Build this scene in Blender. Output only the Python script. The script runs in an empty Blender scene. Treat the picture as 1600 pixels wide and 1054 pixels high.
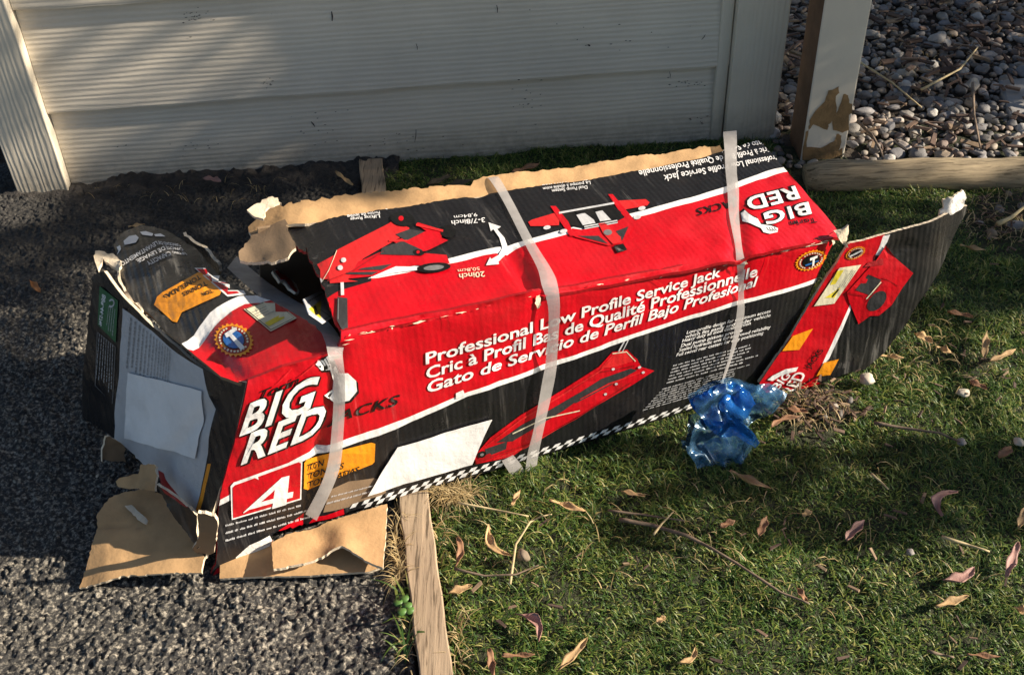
import bpy, bmesh, math, random
import numpy as np
from mathutils import Vector, Matrix, noise
from mathutils.bvhtree import BVHTree
from mathutils.geometry import delaunay_2d_cdt

random.seed(7); RNG = np.random.default_rng(7)
SC = bpy.context.scene
COL = SC.collection

# ------------------------------------------------------------------ camera
F_PX, CX, CY = 1700.0, 800.0, 527.0
CAM_H = 1.0
_down = np.array([(890.0-CX)/F_PX, (2600.0-CY)/F_PX, 1.0]); _down /= np.linalg.norm(_down)
_up = -_down
_fw = np.array([0, 0, 1.0]); _Y = _fw-_up*_fw.dot(_up); _Y /= np.linalg.norm(_Y); _X = np.cross(_Y, _up)
ROT = np.stack([_X, _Y, _up])
CAMC = np.array([0, 0, CAM_H])
cam_d = bpy.data.cameras.new('camera'); cam = bpy.data.objects.new('camera', cam_d); COL.objects.link(cam)
cam_d.sensor_width = 36; cam_d.lens = 36*F_PX/1600; cam_d.clip_start = .02; cam_d.clip_end = 300
_r = ROT@np.array([1, 0, 0]); _u = ROT@np.array([0, -1, 0]); _b = ROT@np.array([0, 0, -1])
cam.matrix_world = Matrix(((_r[0], _u[0], _b[0], 0), (_r[1], _u[1], _b[1], 0), (_r[2], _u[2], _b[2], CAM_H), (0, 0, 0, 1)))
SC.camera = cam

# ------------------------------------------------------------------ light
SUN_EL, SUN_PHI = math.radians(27), math.radians(3)      # sun from the right, a touch to the front
SUN = Vector((math.cos(SUN_EL)*math.cos(SUN_PHI), -math.cos(SUN_EL)*math.sin(SUN_PHI), math.sin(SUN_EL)))
world = bpy.data.worlds.new('World'); SC.world = world; world.use_nodes = True
wn = world.node_tree.nodes; wl = world.node_tree.links
sky = wn.new('ShaderNodeTexSky'); sky.sky_type = 'NISHITA'; sky.sun_disc = False
sky.sun_elevation = SUN_EL; sky.sun_rotation = math.pi/2+SUN_PHI
wn['Background'].inputs['Strength'].default_value = 0.05
wl.new(sky.outputs[0], wn['Background'].inputs['Color'])
sun_d = bpy.data.lights.new('sun', 'SUN'); sun_d.energy = 5.0; sun_d.angle = math.radians(.55); sun_d.color = (1, .87, .70)
sun_o = bpy.data.objects.new('sun', sun_d); COL.objects.link(sun_o)
sun_o.rotation_euler = SUN.to_track_quat('Z', 'Y').to_euler(); sun_o.location = (3, 0, 4)
SC.view_settings.view_transform = 'Standard'; SC.view_settings.look = 'None'
SC.view_settings.exposure = 1.08; SC.view_settings.gamma = 1

# ------------------------------------------------------------------ geometry helpers
def ray(px, py): return ROT@np.array([(px-CX)/F_PX, (py-CY)/F_PX, 1.0])
def gp(px, py, z=0.0):
    d = ray(px, py); t = (z-CAM_H)/d[2]; return CAMC+d*t
def plane(a, b, c):
    n = np.cross(b-a, c-a); n /= np.linalg.norm(n)
    if n.dot(CAMC-a) < 0: n = -n
    return (a, n)
def hit(p, pl):
    d = ray(*p); t = (pl[0]-CAMC).dot(pl[1])/d.dot(pl[1]); return CAMC+d*t
def V(a): return Vector((float(a[0]), float(a[1]), float(a[2])))
def inside(pt, poly):
    x, y = pt; c = False; j = len(poly)-1
    for i in range(len(poly)):
        xi, yi = poly[i]; xj, yj = poly[j]
        if (yi > y) != (yj > y) and x < (xj-xi)*(y-yi)/(yj-yi)+xi: c = not c
        j = i
    return c
def fbm(p, s, seed=0.0, oct=3): return noise.fractal(Vector((p[0]*s+seed, p[1]*s-seed, p[2]*s+seed*.7)), 1.0, 2.0, oct)

def mesh_obj(name, verts, faces, mats, idx=None, smooth=False, parent=None):
    me = bpy.data.meshes.new(name); me.from_pydata([tuple(v) for v in verts], [], faces)
    for m in (mats if isinstance(mats, (list, tuple)) else [mats]): me.materials.append(m)
    if idx is not None: me.polygons.foreach_set('material_index', idx)
    if smooth: me.polygons.foreach_set('use_smooth', [True]*len(me.polygons))
    me.update()
    o = bpy.data.objects.new(name, me); COL.objects.link(o)
    if parent: adopt(o, parent)
    return o
def np_mesh(name, verts, quads, mat, smooth=True):
    me = bpy.data.meshes.new(name); nv = len(verts); nf = len(quads); k = quads.shape[1]
    me.vertices.add(nv); me.vertices.foreach_set('co', np.ascontiguousarray(verts, dtype=np.float32).ravel())
    me.loops.add(nf*k); me.loops.foreach_set('vertex_index', np.ascontiguousarray(quads, dtype=np.int32).ravel())
    me.polygons.add(nf); me.polygons.foreach_set('loop_start', np.arange(0, nf*k, k, dtype=np.int32))
    me.polygons.foreach_set('loop_total', np.full(nf, k, dtype=np.int32))
    me.polygons.foreach_set('use_smooth', np.full(nf, smooth, dtype=bool))
    me.materials.append(mat); me.update(calc_edges=True)
    o = bpy.data.objects.new(name, me); COL.objects.link(o); return o
def adopt(o, parent):                       # meshes are built in world coordinates; only top-level empties sit elsewhere
    o.parent = parent
    if parent.type == 'EMPTY': o.matrix_parent_inverse = Matrix.Translation(-parent.location)
def tag(o, label=None, cat=None, group=None, kind=None):
    if label: o['label'] = label
    if cat: o['category'] = cat
    if group: o['group'] = group
    if kind: o['kind'] = kind
    return o
def empty(name, loc, label, cat, group=None):
    o = bpy.data.objects.new(name, None); COL.objects.link(o); o.location = V(loc); o.empty_display_size = .05
    return tag(o, label, cat, group)

# ------------------------------------------------------------------ materials
def new_mat(name):
    m = bpy.data.materials.new(name); m.use_nodes = True
    nt = m.node_tree; return m, nt, nt.nodes['Principled BSDF']
def noise_node(nt, scale, detail=4, rough=.6, coord='Object', vscale=None):
    tc = nt.nodes.new('ShaderNodeTexCoord'); n = nt.nodes.new('ShaderNodeTexNoise')
    n.inputs['Scale'].default_value = scale; n.inputs['Detail'].default_value = detail; n.inputs['Roughness'].default_value = rough
    if vscale:
        mp = nt.nodes.new('ShaderNodeMapping'); mp.inputs['Scale'].default_value = vscale
        nt.links.new(tc.outputs[coord], mp.inputs[0]); nt.links.new(mp.outputs[0], n.inputs['Vector'])
    else: nt.links.new(tc.outputs[coord], n.inputs['Vector'])
    return n
def ramp(nt, fac, stops):
    r = nt.nodes.new('ShaderNodeValToRGB'); e = r.color_ramp.elements
    while len(e) < len(stops): e.new(.5)
    for el, (p, c) in zip(e, stops): el.position = p; el.color = (*c, 1) if len(c) == 3 else c
    nt.links.new(fac, r.inputs[0]); return r
def bump(nt, h, strength, dist, bs, chain=None):
    b = nt.nodes.new('ShaderNodeBump'); b.inputs['Strength'].default_value = strength; b.inputs['Distance'].default_value = dist
    nt.links.new(h, b.inputs['Height'])
    if chain: nt.links.new(chain.outputs[0], b.inputs['Normal'])
    nt.links.new(b.outputs[0], bs.inputs['Normal']); return b
def sc(c, k): return tuple(min(1, x*k) for x in c)

def simple(name, c, rough=.6, var=.25, scale=20, bstr=.2, bdist=.002, bscale=120, spec=.5, detail=5):
    m, nt, bs = new_mat(name)
    n = noise_node(nt, scale, detail)
    r = ramp(nt, n.outputs[0], [(.3, sc(c, 1-var)), (.7, sc(c, 1+var))])
    nt.links.new(r.outputs[0], bs.inputs['Base Color'])
    bs.inputs['Roughness'].default_value = rough; bs.inputs['Specular IOR Level'].default_value = spec
    if bstr: n2 = noise_node(nt, bscale, 4); bump(nt, n2.outputs[0], bstr, bdist, bs)
    return m

AXIS = np.array([.934, .357, 0])
def print_mat(name, c, rough=.34, scuff=(.55, .5, .47), flute=.12, amount=.62, streak=0.0):
    """glossy printed liner on corrugated board: flute ripple, soft crumple, pale scuffs"""
    m, nt, bs = new_mat(name); L = nt.links
    tc = nt.nodes.new('ShaderNodeTexCoord')
    n = noise_node(nt, 9, 5)
    base = ramp(nt, n.outputs[0], [(.3, sc(c, .88)), (.7, sc(c, 1.1))])
    n2 = noise_node(nt, 34, 8, .75, vscale=(1, 1, .5))
    m1 = ramp(nt, n2.outputs[0], [(amount+.02, (0, 0, 0)), (amount+.12, (1, 1, 1))])
    ms_ = nt.nodes.new('ShaderNodeMapping'); ms_.inputs['Rotation'].default_value = (0, 0, -math.atan2(AXIS[1], AXIS[0])); ms_.inputs['Scale'].default_value = (1, 1, 1)
    mq = nt.nodes.new('ShaderNodeMapping'); mq.inputs['Scale'].default_value = (95, 7, 7); L.new(tc.outputs['Object'], ms_.inputs[0]); L.new(ms_.outputs[0], mq.inputs[0])
    ns = nt.nodes.new('ShaderNodeTexNoise'); ns.inputs['Scale'].default_value = 1; ns.inputs['Detail'].default_value = 6; ns.inputs['Roughness'].default_value = .65; L.new(mq.outputs[0], ns.inputs['Vector'])
    m2 = ramp(nt, ns.outputs[0], [(.60-streak*.1, (0, 0, 0)), (.74-streak*.1, (1, 1, 1))])
    npat = noise_node(nt, 7, 3); mp_ = ramp(nt, npat.outputs[0], [(.47-streak*.06, (0, 0, 0)), (.66, (1, 1, 1))])
    mm = nt.nodes.new('ShaderNodeMath'); mm.operation = 'MULTIPLY'; L.new(m2.outputs[0], mm.inputs[0]); L.new(mp_.outputs[0], mm.inputs[1])
    mask = nt.nodes.new('ShaderNodeMath'); mask.operation = 'MAXIMUM'; L.new(m1.outputs[0], mask.inputs[0]); L.new(mm.outputs[0], mask.inputs[1])
    mx = nt.nodes.new('ShaderNodeMix'); mx.data_type = 'RGBA'
    mul = nt.nodes.new('ShaderNodeMath'); mul.operation = 'MULTIPLY'; mul.inputs[1].default_value = .5
    L.new(mask.outputs[0], mul.inputs[0]); L.new(mul.outputs[0], mx.inputs[0])
    L.new(base.outputs[0], mx.inputs[6]); mx.inputs[7].default_value = (*scuff, 1)
    # faint brown grime
    ng = noise_node(nt, 11, 7, .7); mg = ramp(nt, ng.outputs[0], [(.52, (0, 0, 0)), (.8, (.5, .5, .5))])
    mx3 = nt.nodes.new('ShaderNodeMix'); mx3.data_type = 'RGBA'; L.new(mg.outputs[0], mx3.inputs[0]); L.new(mx.outputs[2], mx3.inputs[6]); mx3.inputs[7].default_value = (c[0]*.6+.03, c[1]*.6+.022, c[2]*.6+.015, 1)
    L.new(mx3.outputs[2], bs.inputs['Base Color'])
    n3 = noise_node(nt, 16, 4)
    rr = ramp(nt, n3.outputs[0], [(.3, (rough*.7,)*3), (.75, (rough*1.5,)*3)])
    L.new(rr.outputs[0], bs.inputs['Roughness'])
    dot = nt.nodes.new('ShaderNodeVectorMath'); dot.operation = 'DOT_PRODUCT'; dot.inputs[1].default_value = tuple(AXIS)
    L.new(tc.outputs['Object'], dot.inputs[0])
    ms = nt.nodes.new('ShaderNodeMath'); ms.operation = 'MULTIPLY'; ms.inputs[1].default_value = 2*math.pi/.0075
    L.new(dot.outputs['Value'], ms.inputs[0])
    sn = nt.nodes.new('ShaderNodeMath'); sn.operation = 'SINE'; L.new(ms.outputs[0], sn.inputs[0])
    b1 = bump(nt, sn.outputs[0], flute, .0004, bs)
    n4 = noise_node(nt, 30, 6, .6); bump(nt, n4.outputs[0], .55, .004, bs, b1)
    return m

RED = print_mat('print_red', (.50, .0025, .010), scuff=(.75, .12, .12), amount=.66)
BLACK = print_mat('print_black', (.010, .010, .012), scuff=(.20, .19, .18), rough=.28, flute=.26, amount=.61, streak=.25)
WHITE = print_mat('print_white', (.78, .78, .78), scuff=(.45, .4, .36))
ORANGE = print_mat('print_orange', (.82, .30, .012), scuff=(.6, .4, .2))
BLACKW = print_mat('print_black_worn', (.014, .014, .015), scuff=(.30, .29, .27), rough=.28, flute=.4, amount=.60, streak=.8)
DRED = print_mat('print_dark_red', (.30, .006, .010), scuff=(.4, .1, .1))
LRED = print_mat('print_bright_red', (.56, .018, .02), scuff=(.7, .2, .2))
GREY = print_mat('print_grey', (.16, .16, .165))
DGREY = print_mat('print_charcoal', (.035, .035, .038))
BLUE = print_mat('print_blue', (.02, .13, .42))
GREEN = print_mat('print_green', (.012, .12, .045))
YELLOW = print_mat('print_yellow', (.75, .62, .05))
CREAM = print_mat('print_cream', (.70, .66, .48))
LGREY = print_mat('print_light_grey', (.52, .53, .55))
PAPER = print_mat('label_paper', (.82, .82, .82), rough=.55, flute=.05)
INK = print_mat('print_ink', (.006, .006, .006), flute=.1)
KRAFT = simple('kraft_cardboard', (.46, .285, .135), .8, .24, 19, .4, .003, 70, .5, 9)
KRAFT_D = simple('kraft_inner_and_shade', (.22, .15, .09), .85, .16, 14, .25, .0015, 300)  # inner board faces, also the painted shade on the torn strip
TORN = simple('torn_paper', (.66, .56, .42), .9, .2, 60, .6, .002, 400)
TORNW = simple('torn_white_paper', (.75, .72, .68), .9, .1, 60, .6, .002, 400)

def strap_mat():
    m, nt, bs = new_mat('strap_plastic'); L = nt.links
    bs.inputs['Base Color'].default_value = (.58, .56, .55, 1); bs.inputs['Roughness'].default_value = .33
    n = noise_node(nt, 120, 3); bump(nt, n.outputs[0], .3, .001, bs)
    tr = nt.nodes.new('ShaderNodeBsdfTransparent'); tl = nt.nodes.new('ShaderNodeBsdfTranslucent'); tl.inputs[0].default_value = (.7, .68, .66, 1)
    m1 = nt.nodes.new('ShaderNodeMixShader'); m1.inputs[0].default_value = .25
    L.new(bs.outputs[0], m1.inputs[1]); L.new(tl.outputs[0], m1.inputs[2])
    m2 = nt.nodes.new('ShaderNodeMixShader')
    n2 = noise_node(nt, 25, 3); r = ramp(nt, n2.outputs[0], [(.3, (.34,)*3), (.7, (.62,)*3)]); L.new(r.outputs[0], m2.inputs[0])
    L.new(m1.outputs[0], m2.inputs[1]); L.new(tr.outputs[0], m2.inputs[2])
    L.new(m2.outputs[0], nt.nodes['Material Output'].inputs[0]); return m
STRAP = strap_mat()

def bag_mat(name, cov, tint, col):
    """thin blue film: mostly see-through, some light scattered by it, sharp sheen on the folds"""
    m, nt, bs = new_mat(name); L = nt.links
    n = noise_node(nt, 60, 2, .4)
    b2 = nt.nodes.new('ShaderNodeBump'); b2.inputs['Strength'].default_value = .35; b2.inputs['Distance'].default_value = .003; L.new(n.outputs[0], b2.inputs['Height'])
    df = nt.nodes.new('ShaderNodeBsdfDiffuse'); df.inputs[0].default_value = (*col, 1); tl = nt.nodes.new('ShaderNodeBsdfTranslucent'); tl.inputs[0].default_value = (*col, 1)
    m1 = nt.nodes.new('ShaderNodeMixShader'); m1.inputs[0].default_value = .5; L.new(df.outputs[0], m1.inputs[1]); L.new(tl.outputs[0], m1.inputs[2])
    tr = nt.nodes.new('ShaderNodeBsdfTransparent'); tr.inputs[0].default_value = (*tint, 1)
    gl = nt.nodes.new('ShaderNodeBsdfGlossy'); gl.inputs['Roughness'].default_value = .10; gl.inputs['Color'].default_value = (.9, .95, 1, 1); L.new(b2.outputs[0], gl.inputs['Normal'])
    m2 = nt.nodes.new('ShaderNodeMixShader'); n2 = noise_node(nt, 24, 3); r = ramp(nt, n2.outputs[0], [(.35, (1-cov,)*3), (.68, (min(1, 1.15-cov*.8),)*3)]); L.new(r.outputs[0], m2.inputs[0])
    L.new(m1.outputs[0], m2.inputs[1]); L.new(tr.outputs[0], m2.inputs[2])
    fr = nt.nodes.new('ShaderNodeFresnel'); fr.inputs[0].default_value = 1.4; L.new(b2.outputs[0], fr.inputs['Normal'])
    m3 = nt.nodes.new('ShaderNodeMixShader'); L.new(fr.outputs[0], m3.inputs[0]); L.new(m2.outputs[0], m3.inputs[1]); L.new(gl.outputs[0], m3.inputs[2])
    L.new(m3.outputs[0], nt.nodes['Material Output'].inputs[0]); return m
BAG = bag_mat('blue_film', .22, (.88, .96, 1), (.20, .55, .98))
BAGD = bag_mat('blue_film_gathered', .46, (.66, .86, 1), (.03, .30, .92))


def paint_mat(name, c, grain_axis):
    """embossed wood-grain painted board; grain runs along grain_axis ('x' or 'z')"""
    m, nt, bs = new_mat(name); L = nt.links
    n = noise_node(nt, 6, 5); n2 = noise_node(nt, 140, 6, .7)
    r = ramp(nt, n.outputs[0], [(.3, sc(c, .9)), (.7, sc(c, 1.06))])
    spots = ramp(nt, n2.outputs[0], [(.66, (0, 0, 0)), (.74, (1, 1, 1))])
    n5 = noise_node(nt, 5, 2); patch = ramp(nt, n5.outputs[0], [(.5, (0, 0, 0)), (.68, (1, 1, 1))])
    mu = nt.nodes.new('ShaderNodeMath'); mu.operation = 'MULTIPLY'; L.new(spots.outputs[0], mu.inputs[0]); L.new(patch.outputs[0], mu.inputs[1])
    mx = nt.nodes.new('ShaderNodeMix'); mx.data_type = 'RGBA'; L.new(mu.outputs[0], mx.inputs[0]); L.new(r.outputs[0], mx.inputs[6]); mx.inputs[7].default_value = (.12, .1, .08, 1)
    # splash-back dirt close to the ground
    tc = nt.nodes.new('ShaderNodeTexCoord'); sp = nt.nodes.new('ShaderNodeSeparateXYZ'); L.new(tc.outputs['Object'], sp.inputs[0])
    mr = nt.nodes.new('ShaderNodeMapRange'); mr.inputs[1].default_value = .07; mr.inputs[2].default_value = .005; L.new(sp.outputs[2], mr.inputs[0])
    nd = noise_node(nt, 60, 6, .7); dm = nt.nodes.new('ShaderNodeMath'); dm.operation = 'MULTIPLY'; L.new(mr.outputs[0], dm.inputs[0]); L.new(nd.outputs[0], dm.inputs[1])
    mx2 = nt.nodes.new('ShaderNodeMix'); mx2.data_type = 'RGBA'; L.new(dm.outputs[0], mx2.inputs[0]); L.new(mx.outputs[2], mx2.inputs[6]); mx2.inputs[7].default_value = (.1, .085, .07, 1)
    L.new(mx2.outputs[2], bs.inputs['Base Color'])
    bs.inputs['Roughness'].default_value = .5
    w = nt.nodes.new('ShaderNodeTexWave'); w.wave_type = 'BANDS'; w.bands_direction = 'Z' if grain_axis == 'x' else 'X'
    w.inputs['Scale'].default_value = 34 if grain_axis == 'x' else 36; w.inputs['Distortion'].default_value = 4.5 if grain_axis == 'x' else 7
    w.inputs['Detail'].default_value = 3; w.inputs['Detail Scale'].default_value = 1.2; w.inputs['Detail Roughness'].default_value = .55
    tc2 = nt.nodes.new('ShaderNodeTexCoord'); mp = nt.nodes.new('ShaderNodeMapping')
    mp.inputs['Scale'].default_value = (.10, 1, 1) if grain_axis == 'x' else (1, 1, .16)
    L.new(tc2.outputs['Object'], mp.inputs[0]); L.new(mp.outputs[0], w.inputs[0])
    b1 = bump(nt, w.outputs[0], .30 if grain_axis == 'x' else .22, .0016, bs)
    n4 = noise_node(nt, 300, 3, vscale=(.3, 1, 1) if grain_axis == 'x' else (1, 1, .2)); bump(nt, n4.outputs[0], .25, .0008, bs, b1)
    return m
SIDING = paint_mat('painted_siding', (.75, .675, .555), 'x')
TRIM = paint_mat('painted_trim', (.77, .695, .56), 'z')
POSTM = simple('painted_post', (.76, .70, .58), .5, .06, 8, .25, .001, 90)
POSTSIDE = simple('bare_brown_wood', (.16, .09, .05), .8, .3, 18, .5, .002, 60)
BAREW = simple('peeled_wood', (.27, .17, .075), .85, .3, 30, .6, .002, 110)

def wood_mat(name, c, vs, scale=18, var=.35):
    m, nt, bs = new_mat(name); L = nt.links
    n = noise_node(nt, scale, 6, .65, vscale=vs); r = ramp(nt, n.outputs[0], [(.25, sc(c, 1-var)), (.55, c), (.8, sc(c, 1+var))])
    L.new(r.outputs[0], bs.inputs['Base Color']); bs.inputs['Roughness'].default_value = .85
    bump(nt, n.outputs[0], .6, .002, bs)
    n2 = noise_node(nt, scale*2.3, 5, .6, vscale=vs); r2 = ramp(nt, n2.outputs[0], [(.36, (.35, .33, .3)), (.46, (1, 1, 1))])
    mx = nt.nodes.new('ShaderNodeMix'); mx.data_type = 'RGBA'; mx.blend_type = 'MULTIPLY'; mx.inputs[0].default_value = 1; L.new(r.outputs[0], mx.inputs[6]); L.new(r2.outputs[0], mx.inputs[7]); L.new(mx.outputs[2], bs.inputs['Base Color']); return m
BOARDM = wood_mat('weathered_board', (.36, .27, .18), (6, .35, 6), 22)
LOGM = wood_mat('weathered_timber', (.33, .26, .16), (.5, 9, 9), 14, .6)
TWIGM = simple('twig_bark', (.16, .115, .08), .85, .4, 60, .5, .001, 200)
STRAWM = simple('dry_straw', (.50, .40, .22), .8, .25, 60, .2, .001, 200)

def asphalt_mat():
    m, nt, bs = new_mat('asphalt'); L = nt.links
    n = noise_node(nt, 190, 4, .7); r = ramp(nt, n.outputs[0], [(.36, (.016, .016, .018)), (.50, (.045, .043, .040)), (.58, (.22, .20, .165)), (.72, (.50, .455, .375))])
    nb = noise_node(nt, 5, 4); rb = ramp(nt, nb.outputs[0], [(.35, (.75,)*3), (.65, (1.15,)*3)])
    mx = nt.nodes.new('ShaderNodeMix'); mx.data_type = 'RGBA'; mx.blend_type = 'MULTIPLY'; mx.inputs[0].default_value = 1
    L.new(r.outputs[0], mx.inputs[6]); L.new(rb.outputs[0], mx.inputs[7])
    # dirt towards the wall, spread further out to paint the shaded asphalt darker
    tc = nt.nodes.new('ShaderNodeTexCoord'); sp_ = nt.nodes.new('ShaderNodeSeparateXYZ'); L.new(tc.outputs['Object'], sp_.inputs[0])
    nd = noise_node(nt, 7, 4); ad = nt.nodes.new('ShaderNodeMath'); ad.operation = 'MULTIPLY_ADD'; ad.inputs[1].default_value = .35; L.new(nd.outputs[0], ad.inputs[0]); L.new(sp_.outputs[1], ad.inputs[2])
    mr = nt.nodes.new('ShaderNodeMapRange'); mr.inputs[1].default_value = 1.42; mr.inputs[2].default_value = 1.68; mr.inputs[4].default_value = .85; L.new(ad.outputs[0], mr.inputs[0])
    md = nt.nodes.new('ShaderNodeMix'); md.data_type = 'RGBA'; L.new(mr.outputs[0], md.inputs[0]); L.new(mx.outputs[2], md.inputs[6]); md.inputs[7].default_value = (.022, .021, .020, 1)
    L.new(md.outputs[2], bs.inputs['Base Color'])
    bs.inputs['Roughness'].default_value = .75
    n2 = noise_node(nt, 480, 5, .7); bump(nt, n2.outputs[0], .9, .002, bs); return m
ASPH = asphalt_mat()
SOIL = simple('dark_soil', (.045, .035, .026), .95, .4, 40, .8, .01, 90)
DIRT = simple('asphalt_dirt', (.035, .031, .028), .95, .5, 50, .9, .008, 120)
CONC = simple('concrete', (.24, .235, .23), .9, .12, 30, .4, .002, 250)

def island_mat(name, stops, rough=.7, bscale=150, trans=0.0, extra=None):
    m, nt, bs = new_mat(name); L = nt.links
    ge = nt.nodes.new('ShaderNodeNewGeometry'); r = ramp(nt, ge.outputs['Random Per Island'], stops)
    n = noise_node(nt, extra or 70, 4); r2 = ramp(nt, n.outputs[0], [(.3, (.65,)*3), (.7, (1.2,)*3)])
    mx = nt.nodes.new('ShaderNodeMix'); mx.data_type = 'RGBA'; mx.blend_type = 'MULTIPLY'; mx.inputs[0].default_value = 1
    L.new(r.outputs[0], mx.inputs[6]); L.new(r2.outputs[0], mx.inputs[7]); L.new(mx.outputs[2], bs.inputs['Base Color'])
    bs.inputs['Roughness'].default_value = rough
    if bscale: n2 = noise_node(nt, bscale, 4); bump(nt, n2.outputs[0], .35, .002, bs)
    if trans:
        t = nt.nodes.new('ShaderNodeBsdfTranslucent'); L.new(mx.outputs[2], t.inputs[0]); ms = nt.nodes.new('ShaderNodeMixShader'); ms.inputs[0].default_value = trans
        L.new(bs.outputs[0], ms.inputs[1]); L.new(t.outputs[0], ms.inputs[2]); L.new(ms.outputs[0], nt.nodes['Material Output'].inputs[0])
    return m
GRASS = island_mat('grass_blades', [(0, (.03, .085, .018)), (.35, (.075, .155, .028)), (.65, (.15, .235, .042)), (.88, (.28, .32, .07)), (1, (.52, .46, .19))], .5, 0, .42, 9)
STRAWI = island_mat('straw_blades', [(0, (.30, .20, .08)), (.5, (.48, .36, .17)), (1, (.62, .5, .28))], .7, 0, .25)
STONE = island_mat('pebble_mix', [(0, (.085, .078, .072)), (.2, (.17, .155, .14)), (.4, (.13, .125, .125)), (.6, (.29, .25, .20)), (.75, (.19, .125, .095)), (.9, (.40, .365, .32)), (1, (.09, .07, .06))], .7, 120)
CHIP = island_mat('bark_chip', [(0, (.045, .026, .02)), (.4, (.09, .055, .04)), (.75, (.15, .095, .065)), (1, (.32, .23, .14))], .85, 130)
LEAFT = island_mat('tree_leaf', [(0, (.03, .06, .015)), (.6, (.06, .11, .03)), (1, (.10, .14, .04))], .5, 0, .15)
BARK = simple('tree_bark', (.10, .08, .06), .9, .4, 20, .8, .02, 30)

# ------------------------------------------------------------------ sheets and prints
class Panel: pass
def sheet(name, outline, pl, mat, parent, regions=(), grid=11, disp=None, thick=.004, edge=KRAFT, back=KRAFT, rag=0.0, seed=1):
    """a piece of corrugated board: outline traced on the plane pl, triangulated, crumpled by disp and given real thickness"""
    rnd = random.Random(seed)
    pts = []
    n = len(outline)
    for i in range(n):
        a = outline[i]; b = outline[(i+1) % n]; d = math.dist(a[:2], b[:2]); r = a[2] if len(a) > 2 else rag
        k = max(1, int(d/(grid*.8 if not r else 4.5)))
        for j in range(k):
            t = j/k; x = a[0]+(b[0]-a[0])*t; y = a[1]+(b[1]-a[1])*t
            if r and j: x += rnd.uniform(-r, r); y += rnd.uniform(-r, r)
            pts.append((x, y))
    poly = pts; coords = [Vector(p) for p in pts]; m = len(pts)
    edges = [(i, (i+1) % m) for i in range(m)]
    regs = []
    for rp, rm in regions:
        q = []
        for i in range(len(rp)):
            a = rp[i]; b = rp[(i+1) % len(rp)]; k = max(1, int(math.dist(a, b)/(grid*1.2)))
            for j in range(k): q.append((a[0]+(b[0]-a[0])*j/k, a[1]+(b[1]-a[1])*j/k))
        s = len(coords); coords += [Vector(p) for p in q]; edges += [(s+i, s+(i+1) % len(q)) for i in range(len(q))]
        regs.append((rp, rm))
    xs = [p[0] for p in pts]; ys = [p[1] for p in pts]
    y = min(ys)+grid*.5; row = 0
    while y < max(ys):
        x = min(xs)+grid*(.5 if row % 2 else .1)
        while x < max(xs):
            if inside((x, y), poly): coords.append(Vector((x, y)))
            x += grid
        y += grid*.87; row += 1
    vs, es, fs, *_ = delaunay_2d_cdt(coords, edges, [], 0, 1e-4)
    mats = [mat]
    for _, rm in regs:
        if rm not in mats: mats.append(rm)
    if edge not in mats: mats.append(edge)
    if back not in mats: mats.append(back)
    faces = []; idx = []
    for f in fs:
        c = (sum(vs[i][0] for i in f)/len(f), sum(vs[i][1] for i in f)/len(f))
        if not inside(c, poly): continue
        a, b, cc = vs[f[0]], vs[f[1]], vs[f[2]]
        if abs((b[0]-a[0])*(cc[1]-a[1])-(b[1]-a[1])*(cc[0]-a[0])) < 1e-3: continue
        mi = 0
        for rp, rm in regs:
            if inside(c, rp): mi = mats.index(rm)
        faces.append(tuple(f)); idx.append(mi)
    used = sorted({i for f in faces for i in f}); rm_ = {o: k for k, o in enumerate(used)}
    faces = [tuple(rm_[i] for i in f) for f in faces]
    nrm = pl[1]; front = []
    for o in used:
        p = (vs[o][0], vs[o][1]); P = hit(p, pl)
        if disp: P = P+nrm*disp(p, P)
        front.append(P)
    # orientation
    a, b, c = (front[i] for i in faces[0])
    if np.cross(b-a, c-a).dot(nrm) < 0: faces = [tuple(reversed(f)) for f in faces]
    N = len(front); verts = list(front)+[P-nrm*thick for P in front]
    allf = list(faces); alli = list(idx)
    for f in faces: allf.append(tuple(i+N for i in reversed(f))); alli.append(mats.index(back))
    cnt = {}
    for f in faces:
        for i in range(3): e = (f[i], f[(i+1) % 3]); cnt[e] = 1
    base = len(verts); ei = mats.index(edge)
    for (i, j) in list(cnt):
        if (j, i) not in cnt:
            verts += [front[i], front[j], front[j]-nrm*thick, front[i]-nrm*thick]
            allf.append((base+1, base, base+3, base+2)); alli.append(ei); base += 4
    o = mesh_obj(name, verts, allf, mats, alli, False, parent)
    sm = [True]*(2*len(faces))+[False]*(len(allf)-2*len(faces)); o.data.polygons.foreach_set('use_smooth', sm)
    p = Panel(); p.obj = o; p.pl = pl; p.n = nrm; p.tree = BVHTree.FromPolygons([V(x) for x in front], faces)
    return p
def cast(panel, px, off=0.0):
    d = V(ray(*px)).normalized(); r = panel.tree.ray_cast(V(CAMC), d)
    if r[0] is None: return None
    n = r[1] if r[1].dot(d) < 0 else -r[1]
    return r[0]+n*off

def homog(src, dst):
    A = []
    for (x, y), (u, v) in zip(src, dst):
        A.append([x, y, 1, 0, 0, 0, -u*x, -u*y, -u]); A.append([0, 0, 0, x, y, 1, -v*x, -v*y, -v])
    return np.linalg.svd(np.array(A))[2][-1].reshape(3, 3)
def happly(Hm, x, y):
    p = Hm@np.array([x, y, 1.0]); return (p[0]/p[2], p[1]/p[2])

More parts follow.
